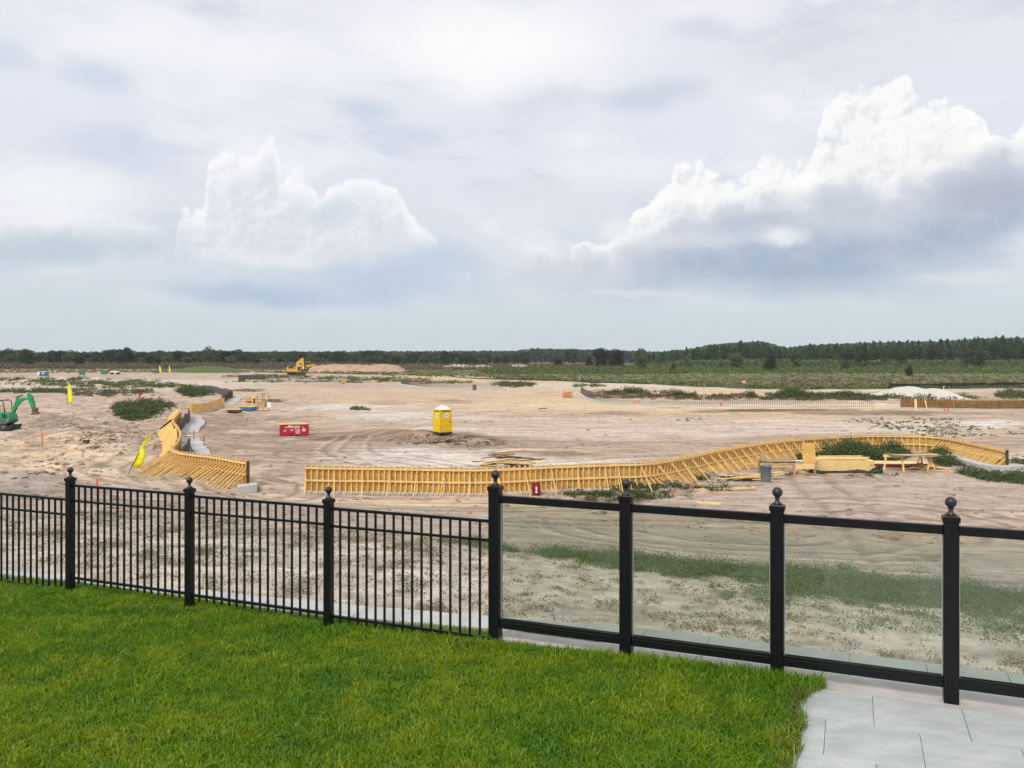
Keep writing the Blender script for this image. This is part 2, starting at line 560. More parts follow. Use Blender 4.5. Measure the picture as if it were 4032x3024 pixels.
def thing(name, label, cat, loc=(0, 0, 0), rz=0.0, group=None):
    o = bpy.data.objects.new(name, None)
    COL.objects.link(o)
    o.empty_display_size = .2
    o.location = loc
    o.rotation_euler = (0, 0, rz)
    return tag(o, label, cat, group)


class MB:
    def __init__(s):
        s.v = []; s.f = []; s.sm = []

    def add(s, vs, fs, smooth=False):
        n = len(s.v)
        s.v += [tuple(v) for v in vs]
        s.f += [tuple(i + n for i in f) for f in fs]
        s.sm += [smooth] * len(fs)
        return s

    def box(s, c, size, rz=0.0, rx=0.0, ry=0.0, taper=1.0):
        hx, hy, hzz = (k / 2 for k in size)
        rot = Euler((rx, ry, rz)).to_matrix()
        vs = []
        for sz in (-1, 1):
            t = taper if sz > 0 else 1
            for sx, sy in ((-1, -1), (1, -1), (1, 1), (-1, 1)):
                vs.append(rot @ Vector((sx * hx * t, sy * hy * t, sz * hzz)) + Vector(c))
        return s.add(vs, [(3, 2, 1, 0), (4, 5, 6, 7), (0, 1, 5, 4), (1, 2, 6, 5), (2, 3, 7, 6), (3, 0, 4, 7)])

    def beam(s, p0, p1, w, h, up=(0, 0, 1)):
        p0, p1 = Vector(p0), Vector(p1)
        d = (p1 - p0).normalized()
        u = Vector(up)
        if abs(d.dot(u)) > .98:
            u = Vector((0, 1, 0))
        a = d.cross(u).normalized()
        b = a.cross(d).normalized()
        vs = []
        for p in (p0, p1):
            for i, j in ((-1, -1), (1, -1), (1, 1), (-1, 1)):
                vs.append(p + a * (i * w / 2) + b * (j * h / 2))
        return s.add(vs, [(3, 2, 1, 0), (4, 5, 6, 7), (0, 1, 5, 4), (1, 2, 6, 5), (2, 3, 7, 6), (3, 0, 4, 7)])

    def tube(s, pts, r, n=8, caps=True):
        pts = [Vector(p) for p in pts]
        rs = r if isinstance(r, (list, tuple)) else [r] * len(pts)
        vs, fs = [], []
        for i, p in enumerate(pts):
            d = (pts[min(i + 1, len(pts) - 1)] - pts[max(i - 1, 0)]).normalized()
            u = Vector((0, 0, 1)) if abs(d.z) < .9 else Vector((1, 0, 0))
            a = d.cross(u).normalized(); b = a.cross(d).normalized()
            for k in range(n):
                t = 2 * math.pi * k / n
                vs.append(p + (a * math.cos(t) + b * math.sin(t)) * rs[i])
        for i in range(len(pts) - 1):
            for k in range(n):
                fs.append((i * n + k, (i + 1) * n + k, (i + 1) * n + (k + 1) % n, i * n + (k + 1) % n))
        if caps:
            fs.append(tuple(range(n)))
            fs.append(tuple(reversed(range((len(pts) - 1) * n, len(pts) * n))))
        return s.add(vs, fs, True)

    def lathe(s, prof_, c=(0, 0, 0), n=16):
        vs, fs = [], []
        for r, z in prof_:
            for k in range(n):
                t = 2 * math.pi * k / n
                vs.append((c[0] + r * math.cos(t), c[1] + r * math.sin(t), c[2] + z))
        for i in range(len(prof_) - 1):
            for k in range(n):
                fs.append((i * n + k, i * n + (k + 1) % n, (i + 1) * n + (k + 1) % n, (i + 1) * n + k))
        fs.append(tuple(reversed(range(n))))
        fs.append(tuple(range((len(prof_) - 1) * n, len(prof_) * n)))
        return s.add(vs, fs, True)

    def prism(s, poly, y0, y1):
        """polygon in x,z extruded along y"""
        n = len(poly)
        vs = [(x, y0, z) for x, z in poly] + [(x, y1, z) for x, z in poly]
        fs = [tuple(range(n)), tuple(reversed(range(n, 2 * n)))]
        for i in range(n):
            j = (i + 1) % n
            fs.append((i, i + n, j + n, j))
        return s.add(vs, fs)

    def build(s, name, mat, parent=None, loc=None, sub=None, bevel=0.0):
        me = bpy.data.meshes.new(name)
        o_ = Vector(sub) if sub is not None else Vector((0, 0, 0))
        me.from_pydata([tuple(Vector(v) - o_) for v in s.v], [], s.f)
        me.polygons.foreach_set('use_smooth', s.sm)
        me.update()
        me.materials.append(mat)
        o = bpy.data.objects.new(name, me)
        COL.objects.link(o)
        if parent: o.parent = parent
        if loc is not None: o.location = loc
        if bevel:
            bv = o.modifiers.new('bevel', 'BEVEL')
            bv.width = bevel; bv.segments = 1; bv.limit_method = 'ANGLE'
        return o


def npmesh(name, V, F, mat, parent=None, color=None, smooth=False):
    """V (n,3), F (m,k) arrays"""
    me = bpy.data.meshes.new(name)
    me.vertices.add(len(V))
    me.vertices.foreach_set('co', np.ascontiguousarray(V, dtype=np.float32).ravel())
    k = F.shape[1]
    me.loops.add(F.size)
    me.loops.foreach_set('vertex_index', F.astype(np.int32).ravel())
    me.polygons.add(len(F))
    me.polygons.foreach_set('loop_start', (np.arange(len(F)) * k).astype(np.int32))
    me.polygons.foreach_set('loop_total', np.full(len(F), k, dtype=np.int32))
    if smooth:
        me.polygons.foreach_set('use_smooth', np.ones(len(F), dtype=bool))
    me.update(calc_edges=True)
    if color is not None:
        ca = me.color_attributes.new('tint', 'FLOAT_COLOR', 'POINT')
        c4 = np.ones((len(V), 4), np.float32); c4[:, :3] = color
        ca.data.foreach_set('color', c4.ravel())
    me.materials.append(mat)
    o = bpy.data.objects.new(name, me)
    COL.objects.link(o)
    if parent: o.parent = parent
    return o


def copy_thing(o, loc=None, rz=None, scale=None, label=None, group=None):
    c = o.copy(); COL.objects.link(c)
    for ch in list(o.children):
        d = ch.copy(); COL.objects.link(d); d.parent = c
        for g2 in list(ch.children):
            e = g2.copy(); COL.objects.link(e); e.parent = d
    if loc is not None: c.location = loc
    if rz is not None: c.rotation_euler = (0, 0, rz)
    if scale is not None: c.scale = scale
    if label: c['label'] = label
    if group: c['group'] = group
    return c


def lettering(txt, size, mat, parent, loc, rot, name='lettering', ext=.004, align='CENTER'):
    cu = bpy.data.curves.new('txt', 'FONT')
    cu.body = txt; cu.size = size; cu.extrude = ext; cu.offset = size * .012
    cu.align_x = align; cu.align_y = 'CENTER'
    t = bpy.data.objects.new('txt', cu)
    COL.objects.link(t)
    bpy.context.view_layer.update()
    me = bpy.data.meshes.new_from_object(t.evaluated_get(bpy.context.evaluated_depsgraph_get()))
    bpy.data.objects.remove(t)
    me.name = name
    me.materials.clear(); me.materials.append(mat)
    o = bpy.data.objects.new(name, me)
    COL.objects.link(o)
    o.parent = parent; o.location = loc; o.rotation_euler = rot
    return o


# ------------------------------------------------------------------ ground sheet
th = np.concatenate([np.arange(-180, -37, 3.0), np.arange(-37, 37.001, .075), np.arange(40, 180.1, 3.0)])
th = np.radians(th)
rr = np.concatenate([[1.0, 3.0, 5.5], 7.0 * 1.0062 ** np.arange(0, 720), np.geomspace(620, 3000, 36)])
TH, RR = np.meshgrid(th, rr)
GX, GY = RR * np.sin(TH), RR * np.cos(TH)
GZ = hz(GX, GY)
nr, nt_ = GX.shape
idx = np.arange(nr * nt_).reshape(nr, nt_)
F = np.stack([idx[:-1, :-1], idx[:-1, 1:], idx[1:, 1:], idx[1:, :-1]], -1).reshape(-1, 4)[:, ::-1]
V = np.stack([GX, GY, GZ], -1).reshape(-1, 3)

gx, gy = GX.ravel(), GY.ravel()
gr = np.hypot(gx, gy)
gs = sline(gx, gy)
A = lambda *c: np.array(c, float)
SAND = A(.50, .395, .30); PINK = A(.375, .285, .225); CREAM = A(.62, .475, .315); WHITE = A(.60, .54, .475); BROWN = A(.25, .18, .135)
DARK = A(.15, .112, .085); GREY = A(.40, .345, .295); GREYD = A(.27, .235, .205); PALE = A(.56, .50, .42)
col = np.tile((SAND * .5 + PINK * .5), (len(gx), 1))


def blendc(mask, c):
    global col
    m = np.clip(mask, 0, 1)[:, None]
    col = col * (1 - m) + c * m


wxn = fbm(gx, gy, 9, 4) * 5 * np.clip(gr / 60, .3, 3)
wyn = fbm(gx + 50, gy - 30, 9, 4) * 5 * np.clip(gr / 60, .3, 3)
blendc(sst(fbm(gx, gy, 22, 4), -.15, .35) * .6, SAND)
blendc(sst(fbm(gx + 80, gy, 11, 4), .05, .4) * .5, PINK)


def patch(x, y, rx, ry, c, k=1.0, soft=.5):
    """soil of another colour: an ellipse on the ground, named by where the photograph shows it"""
    x, y, rx, ry = x * 1.8228, y * 1.8228, rx * 1.8228, ry * 1.8228
    H = 6.5 if y > 1700 and y < 2100 else 6.5
    d0 = H * FPX / (y + ry - HY); d1 = H * FPX / max(y - ry - HY, 6)
    if y > 2020:
        d0 = at(x, min(y + ry, 2500)).y; d1 = at(x, y - ry).y
    cy = (d0 + d1) / 2; cx_ = (x - CX) / FPX * cy; ryw = (d1 - d0) / 2; rxw = rx / FPX * cy
    q = np.hypot((gx + wxn * .8 * min(1, rxw / 6) - cx_ - (x - CX) / FPX * (gy - cy)) / rxw, (gy + wyn * min(1, ryw / 5) - cy) / ryw)
    blendc((1 - sst(q, 1 - soft, 1 + soft * .6)) * k, c)


# general colour of each stretch of the site
patch(300, 833, 420, 14, PALE, .7); patch(60, 850, 260, 10, GREY, .6)
patch(1250, 850, 620, 42, A(.565, .425, .30), .85); patch(1500, 880, 560, 22, CREAM, .75)
patch(1180, 900, 500, 14, A(.46, .345, .26), .6); patch(1500, 912, 560, 12, A(.57, .46, .37), .7)
patch(800, 850, 300, 12, A(.50, .375, .275), .6); patch(750, 832, 240, 7, A(.42, .315, .25), .7)
patch(520, 950, 150, 60, A(.365, .27, .21), .85); patch(470, 915, 70, 30, BROWN + .06, .45)
patch(640, 960, 130, 22, A(.35, .26, .205), .6); patch(560, 1015, 90, 35, A(.40, .30, .235), .7)
patch(900, 900, 170, 12, WHITE, .75); patch(740, 878, 130, 10, WHITE, .8)
patch(880, 995, 270, 22, WHITE, .95); patch(1100, 1000, 330, 14, WHITE, .8); patch(960, 975, 170, 10, WHITE, .7)
patch(1130, 958, 430, 10, A(.36, .27, .22), .7); patch(1300, 985, 260, 10, A(.38, .29, .235), .55)
patch(1000, 928, 160, 8, WHITE, .5); patch(1350, 935, 330, 12, A(.55, .45, .38), .7)
patch(1850, 925, 420, 14, A(.56, .47, .39), .8); patch(2120, 918, 110, 9, WHITE, .95); patch(2000, 898, 240, 7, A(.46, .36, .29), .5)
patch(2150, 965, 120, 12, A(.33, .25, .21), .6)
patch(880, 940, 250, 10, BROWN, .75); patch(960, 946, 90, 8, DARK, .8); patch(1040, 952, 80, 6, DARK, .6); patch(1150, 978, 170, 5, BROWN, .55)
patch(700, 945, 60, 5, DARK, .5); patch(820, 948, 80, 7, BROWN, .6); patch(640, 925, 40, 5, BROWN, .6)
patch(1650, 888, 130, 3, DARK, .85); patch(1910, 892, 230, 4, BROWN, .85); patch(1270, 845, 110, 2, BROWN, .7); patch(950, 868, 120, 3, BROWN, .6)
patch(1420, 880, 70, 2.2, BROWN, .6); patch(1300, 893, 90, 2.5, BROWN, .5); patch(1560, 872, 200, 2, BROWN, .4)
patch(1700, 877, 420, 4.5, A(.66, .53, .37), .9)
patch(1500, 832, 420, 7, PALE, .8); patch(1900, 840, 300, 8, PALE, .85); patch(1750, 852, 380, 5, GREY, .4)
# left side
patch(130, 955, 210, 16, CREAM, .55); patch(160, 1000, 230, 34, CREAM, .85); patch(60, 1035, 120, 16, A(.52, .42, .34), .7); patch(110, 925, 130, 12, BROWN + .08, .6)
patch(170, 900, 160, 10, A(.40, .32, .27), .6); patch(280, 960, 60, 40, A(.36, .28, .225), .7); patch(300, 900, 80, 20, GREY, .7); patch(100, 872, 160, 8, A(.46, .37, .31), .6)
patch(90, 960, 50, 8, BROWN, .5); patch(400, 1052, 200, 6, CREAM, .8); patch(230, 1046, 120, 12, CREAM, .6)
patch(620, 1087, 560, 9, CREAM, 1.0, .4); patch(900, 1092, 420, 7, CREAM, 1.0, .4); patch(280, 1066, 180, 7, CREAM, .8)
patch(60, 1062, 80, 8, GREYD, .8); patch(150, 1078, 160, 8, GREYD, .6)
patch(800, 1110, 500, 7, GREYD, .75); patch(1400, 1096, 260, 10, GREY, .8); patch(1330, 1050, 90, 10, GREYD, .6)
# right side near
patch(1850, 1085, 520, 58, A(.415, .34, .285), .9); patch(1700, 1040, 300, 12, GREY, .7); patch(2000, 1045, 260, 10, A(.44, .36, .30), .6)
patch(1500, 1062, 90, 8, A(.40, .27, .19), .7)
patch(2100, 995, 120, 10, PALE, .7)
# terrace foot: driven sand, then pale weedy sand
near = sst(gs, 22, 17) if False else (1 - sst(gs + .25 * wxn, 20, 26))
blendc(near * .85, A(.375, .325, .28))
blendc((1 - sst(gs + .2 * wyn, 9.5, 13.5)) * .9, A(.50, .445, .375))
blendc((1 - sst(gs, 12, 20)) * sst(fbm(gx, gy, 2.2, 4), .0, .35) * .55, A(.40, .33, .27))
blendc((1 - sst(gs, 14, 22)) * sst(fbm(gx + 31, gy, .6, 3), .05, .4) * .45, A(.27, .235, .17))
# streaks drawn by blades and wheels
st = pn(gx / 16 + .3 * fbm(gx, gy, 20, 2), gy / 1.7 + .3 * pn(gx / 9, gy / 9)) * .6 + pn(gx / 7, gy / .8) * .4
blendc(sst(st, .12, .5) * .42 * sst(gs, 15, 30), A(.30, .22, .175))
blendc(sst(-st, .15, .5) * .30 * sst(gs, 15, 30), A(.60, .50, .40))
cl = fbm(gx + 5, gy, 1.6, 4, .6)
blendc(sst(cl, .28, .6) * .5 * sst(fbm(gx, gy + 40, 14, 2), -.1, .3), A(.22, .165, .13))
leftm = sst(-gx / np.maximum(gy, 1), .16, .30) * (1 - sst(gr, 120, 200)) * sst(gs, 16, 30)
blendc(leftm * sst(fbm(gx, gy, 3.1, 5, .6), .05, .35) * .55, A(.27, .205, .165))
blendc(leftm * sst(fbm(gx + 70, gy, 4.0, 4, .6), .1, .4) * .55, A(.56, .46, .36))
for ax, ay, dx_, dy_, w in TRK:
    t_ = (gx - ax) * dy_ - (gy - ay) * dx_ + 1.5 * pn(gx / 14 + ax, gy / 14)
    for o in (-.95, .95):
        blendc(np.exp(-((t_ - o) / (.20 + gr / 900)) ** 2) * .75 * (1 - sst(np.hypot(gx - ax, gy - ay), w, w * 1.6)) * sst(gs, 6, 12) * (.6 + .4 * np.sin(gy * 9 + gx * 9)), A(.24, .185, .15))
for tpx, tpy, trad in ((1150, 1880, 9.0), (1750, 1850, 13.0), (3350, 2090, 5.5), (2500, 1740, 22.0), (560, 1960, 6.0), (1450, 1800, 16.0), (2900, 2150, 4.5)):
    tx_, ty_ = px2ground(tpx, tpy)
    rad_ = np.hypot(gx - tx_, gy - ty_) + .8 * pn(gx / 6, gy / 6)
    half = sst(np.sin(np.arctan2(gy - ty_, gx - tx_) + tpx), -.2, .5)
    for o in (-.95, .95, 2.2):
        blendc(np.exp(-((rad_ - trad - o) / (.18 + gr / 1000)) ** 2) * .6 * half * sst(gs, 6, 12), A(.25, .195, .16))
        blendc(np.exp(-((rad_ - trad - o - .35) / (.14 + gr / 1200)) ** 2) * .35 * half * sst(gs, 6, 12), A(.60, .51, .42))
blendc(np.exp(-((gy + .3 * wyn - np.interp(gx, [5, 14, 24, 40, 70], [137, 128, 125, 128, 128])) / 7) ** 2) * sst(gx, 8, 16) * .55, A(.34, .30, .265))
# the field beyond the site: begins at a rough line
bx = np.array([-900, 0, 1008, 1500, 2016, 2500, 3024, 3300, 4032, 5200]); by = np.array([1468, 1468, 1465, 1474, 1493, 1511, 1530, 1531, 1527, 1524])
pxg = CX + FPX * gx / np.maximum(gy, 1)
D = 6.5 * FPX / (np.interp(pxg, bx, by) - HY)
fedge = sst(gr * np.cos(np.arctan2(gx, np.maximum(gy, .1))) + fbm(gx, gy, 18, 3) * 10, D - 4, D + 4)
fedge = np.where(gy < 5, sst(gr, 200, 240), fedge)
dd = gr
fieldc = np.tile(A(.118, .130, .050), (len(gx), 1))
n1 = fbm(gx, gy * 2.2, 60, 5, .6); n2 = fbm(gx + 300, gy * 2.5, 110, 4)
m1 = sst(n1, -.05, .4)[:, None]; m2 = sst(n2, -.1, .35)[:, None]
fieldc = fieldc * (1 - m1 * .7) + A(.165, .135, .085) * m1 * .7
fieldc = fieldc * (1 - m2 * .6) + A(.125, .165, .045) * m2 * .6
strip = (1 - sst((dd - D) / np.maximum(D, 1), .05, .22))[:, None]
fieldc = fieldc * (1 - strip * .65) + A(.115, .150, .040) * strip * .65
purp = (sst(dd, 240, 300) * (1 - sst(dd, 330, 400)) * sst(gx, 20, 120))[:, None]
fieldc = fieldc * (1 - purp * .6) + A(.150, .120, .085) * purp * .6
fieldc = fieldc * 1.18
col = col * (1 - fedge[:, None]) + fieldc * fedge[:, None]
# dark rim where the site meets the field
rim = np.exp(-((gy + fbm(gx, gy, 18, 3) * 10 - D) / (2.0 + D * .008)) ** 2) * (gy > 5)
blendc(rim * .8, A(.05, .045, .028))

m, g, b = mk('ground_soil')
att = g.n('ShaderNodeAttribute'); att.attribute_name = 'tint'
tc = g.n('ShaderNodeTexCoord').outputs['Object']
n_a = g.noise(tc, 1.6, 9, .68)
n_b = g.noise(g.vm('MULTIPLY', tc, (.35, 1.4, 1)), .55, 8, .66)
fac = g.m('ADD', g.sm(n_a, .25, .75, -.5, .5), g.sm(n_b, .3, .7, -.5, .5))
mul = g.m('MULTIPLY_ADD', fac, .46, 1.0)
cc = g.vm('SCALE', att.outputs['Color'], mul)
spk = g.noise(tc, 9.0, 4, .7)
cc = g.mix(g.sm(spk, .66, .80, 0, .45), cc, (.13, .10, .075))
n_f = g.noise(tc, 13.0, 6, .7)
cc = g.vm('SCALE', cc, g.sm(n_f, .3, .7, .86, 1.12))
k1 = g.noise(g.vm('MULTIPLY', tc, (.8, .5, 1)), 1.25, 6, .70)
k2 = g.noise(g.vm('MULTIPLY', tc, (1, .35, 1)), .16, 4, .6)
amt = g.m('MULTIPLY', g.sm(k1, .56, .66, 0, 1), g.sm(k2, .42, .60, .10, .62))
seps = g.n('ShaderNodeSeparateColor'); g.put(seps.inputs[0], att.outputs['Color'])
amt = g.m('MULTIPLY', amt, g.sm(seps.outputs[0], .19, .26))
cc = g.mix(amt, cc, (.195, .145, .110))  # dark spots painted into the soil colour as small shadows of its bumps
k3 = g.noise(g.vm('ADD', g.vm('MULTIPLY', tc, (.35, 1.2, 1)), (9.0, 3.0, 0)), .9, 5, .62)
cc = g.mix(g.m('MULTIPLY', g.sm(k3, .60, .70, 0, .5), g.sm(seps.outputs[0], .19, .26)), cc, (.63, .55, .46))
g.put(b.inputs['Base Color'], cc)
b.inputs['Roughness'].default_value = .95
b.inputs['Specular IOR Level'].default_value = .12
bn = g.n('ShaderNodeBump'); bn.inputs['Strength'].default_value = .8; bn.inputs['Distance'].default_value = .10
g.put(bn.inputs['Height'], g.noise(tc, 3.2, 8, .66))
g.nt.links.new(bn.outputs[0], b.inputs['Normal'])
M['ground'] = m
lum = col.mean(1, keepdims=True); col = np.where(fedge[:, None] < .5, ((col * .88 + lum * A(1.05, .985, .96) * .12) - .36) * 1.14 + .335, col); col = np.clip(col, .02, .9)
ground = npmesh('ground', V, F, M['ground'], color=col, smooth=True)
tag(ground, kind='structure')

# ------------------------------------------------------------------ terrace
def lawnz(s_along):
    """lawn level against distance along the fence from its middle post"""
    return np.interp(s_along, [-9, -7.4, -5.6, -3.6, -1.9, 0, 1.3, 2.2, 2.7], [-.22, -.21, -.15, -.15, -.15, -.06, -.010, .012, .002])


P0 = Vector((-.155, 7.768, 0))


def uv(x, y):
    return (x - P0.x) * FD.x + (y - P0.y) * FD.y, (x - P0.x) * FN.x + (y - P0.y) * FN.y


def fw(u, v, z=0.0):
    return Vector((P0.x + FD.x * u + FN.x * v, P0.y + FD.y * u + FN.y * v, z))


# edge of the lawn beside the paving (u position of the edge as a function of v)
def lawn_edge_u(v):
    return 2.72 + .17 * np.exp(-((v + .08) / .22) ** 2) + .02 * np.sin(v * 5.1) + .015 * np.sin(v * 13.0) - .02 * (v + .5)


mb = MB()
us = np.concatenate([np.arange(-14, 2.5, .4), [2.7]]); vs_ = np.arange(-12, .31, .41)
vs_[-1] = .26
vv, ff = [], []
for j, v in enumerate(vs_):
    for i, u in enumerate(us):
        uu = u if i < len(us) - 1 else float(lawn_edge_u(v)) - .02
        p = fw(uu, v if uu < .03 else min(v, -.02), float(lawnz(uu)) - .004 + .015 * math.sin(u * 1.7 + v) * (v < -.5))
        vv.append(p)
n_ = len(us)
for j in range(len(vs_) - 1):
    for i in range(n_ - 1):
        ff.append((j * n_ + i, j * n_ + i + 1, (j + 1) * n_ + i + 1, (j + 1) * n_ + i))
mb.add(vv, ff, True)
M['soil'] = simple('lawn_thatch', (.045, .060, .018), .95, 0, .5, 14, .6, .1)
lawn = mb.build('lawn_soil', M['soil'])
tag(lawn, kind='structure')


def wall_strip():
    # retaining wall under the coping, coping slabs, concrete band
    t = thing('retaining_wall', 'pale stone edged retaining wall holding up the terrace beyond the fence', 'retaining wall', fw(0, .6, 0))
    base = t.location
    mb = MB()
    cop = []
    n = 34
    u0 = -13.4
    for i in range(n):
        ua = u0 + i * .61; ub = ua + .604
        def edge(u, k):
            far = .50 + (u + 6.4) * .056 if u < .9 else .905
            far = min(.905, far); return far if k else far - .40 - (.25 if u > 1.2 else 0)
        za = -.012 + float(np.interp(ua, [-9, -7, -2, 0, 1.5], [-.17, -.15, -.11, -.06, -.012])) + random.uniform(-.002, .002)
        zb = -.012 + float(np.interp(ub, [-9, -7, -2, 0, 1.5], [-.17, -.15, -.11, -.06, -.012])) + random.uniform(-.002, .002)
        q = [fw(ua, edge(ua, 0), za), fw(ub, edge(ub, 0), zb), fw(ub, edge(ub, 1), zb), fw(ua, edge(ua, 1), za)]
        qs = q + [p - Vector((0, 0, .05)) for p in q]
        mb.add([p - base for p in qs], [(0, 1, 2, 3), (7, 6, 5, 4), (0, 4, 5, 1), (1, 5, 6, 2), (2, 6, 7, 3), (3, 7, 4, 0)])
    mb.build('coping', M['coping'], t)
    wb = MB()
    for k in range(20):
        ua = -13.4 + k * 1.037; ub = ua + 1.037
        zt = lambda u: -.065 + float(np.interp(u, [-9, -7, -2, 0, 1.5], [-.17, -.15, -.11, -.06, -.012]))
        fe = lambda u: min(.885, (.48 + (u + 6.4) * .056))
        qs = [fw(ua, fe(ua) - .38, zt(ua)), fw(ub, fe(ub) - .38, zt(ub)), fw(ub, fe(ub), zt(ub)), fw(ua, fe(ua), zt(ua))]
        qs = qs + [Vector((p.x, p.y, -2.6)) for p in qs]
        wb.add([p - base for p in qs], [(0, 1, 2, 3), (2, 6, 7, 3), (0, 4, 5, 1)])
    wb.build('wall_body', M['concrete'], t)


m, g, b = mk('grey_porcelain_paver')
tc = g.n('ShaderNodeTexCoord').outputs['Object']
isl = g.n('ShaderNodeNewGeometry').outputs['Random Per Island']
n1_ = g.noise(g.vm('ADD', g.vm('MULTIPLY', tc, (1.4, 3.0, 1)), g.comb(g.m('MULTIPLY', isl, 40.0), 0.0, 0.0)), 1.7, 6, .6)
n2_ = g.noise(tc, 22, 5, .65)
c_ = g.mix(g.sm(n1_, .3, .7), (.35, .365, .362), (.475, .49, .486))
c_ = g.mix(g.sm(n2_, .52, .70, 0, .40), c_, (.29, .30, .295))
c_ = g.mix(g.m('MULTIPLY', isl, .18), c_, (.37, .385, .385))
g.put(b.inputs['Base Color'], c_)
b.inputs['Roughness'].default_value = .55
b.inputs['Specular IOR Level'].default_value = .35
M['paver'] = m
M['coping'] = simple('coping_stone', (.47, .475, .46), .7, 0, .08, 3, .1, .3, None, ((.34, .31, .27), 2.5, .4))
M['band'] = simple('concrete_band', (.42, .40, .375), .85, 0, .10, 4, .2, .3, None, ((.36, .295, .25), 2.2, .4))
M['grout'] = simple('joint_sand', (.11, .105, .10), .95, 0, .3, 20)
wall_strip()

# paving: slabs in running bond on a dark bed
pv = MB(); bed = MB()
O = Vector((2.279, 6.018, 0))
for row in range(-1, 7):
    off = .32 if row % 2 else 0.0
    for c in range(-2, 10):
        ua = c * .61 + off; ub = ua + .606
        va = -(row) * .59 - .59; vb = va + .586
        if row == -1:
            vb = va + .56
        ua_w = ua; qs = []
        p = O + FD * ua; pu, _ = uv(p.x, p.y)
        p2 = O + FD * ub; pu2, _ = uv(p2.x, p2.y)
        if pu2 < 2.62:
            continue
        pu = max(pu, 2.6); 
        _, ov_ = uv(O.x, O.y)
        z = random.uniform(-.0015, .0015)
        qs = [fw(pu, ov_ + va, z), fw(pu2, ov_ + va, z), fw(pu2, ov_ + vb, z), fw(pu, ov_ + vb, z)]
        q2 = qs + [Vector((q.x, q.y, -.03)) for q in qs]
        pv.add(q2, [(0, 1, 2, 3), (0, 4, 5, 1), (1, 5, 6, 2), (2, 6, 7, 3), (3, 7, 4, 0)])
po = pv.build('patio', M['paver'])
tag(po, kind='structure')
q = [fw(2.55, -12, -.012), fw(12, -12, -.012), fw(12, .25, -.012), fw(2.55, .25, -.012)]
bo = MB().add(q, [(0, 1, 2, 3)]).build('patio_bed', M['grout'])
tag(bo, kind='structure')
bb = MB()
qs = [fw(-.1, .0, -.006), fw(2.42, .0, -.006), fw(2.42, -.115, -.006), fw(12, -.115, -.004), fw(12, .262, -.004), fw(-.1, .262, -.006)]
q2 = qs + [Vector((q.x, q.y, -.2)) for q in qs]
bb.add(q2, [(0, 1, 2, 3, 4, 5), (0, 6, 7, 1), (1, 7, 8, 2), (2, 8, 9, 3), (3, 9, 10, 4)])
tag(bb.build('concrete_kerb', M['band']), kind='structure')
q = [fw(-14, -12.1, -.3), fw(12, -12.1, -.3), fw(12, .3, -.3), fw(-14, .3, -.3)]
q2 = q + [Vector((v.x, v.y, -2.6)) for v in q]
tag(MB().add(q2, [(0, 1, 2, 3), (0, 4, 5, 1), (1, 5, 6, 2), (2, 6, 7, 3), (3, 7, 4, 0)]).build('terrace_earth', M['soil']), kind='structure')

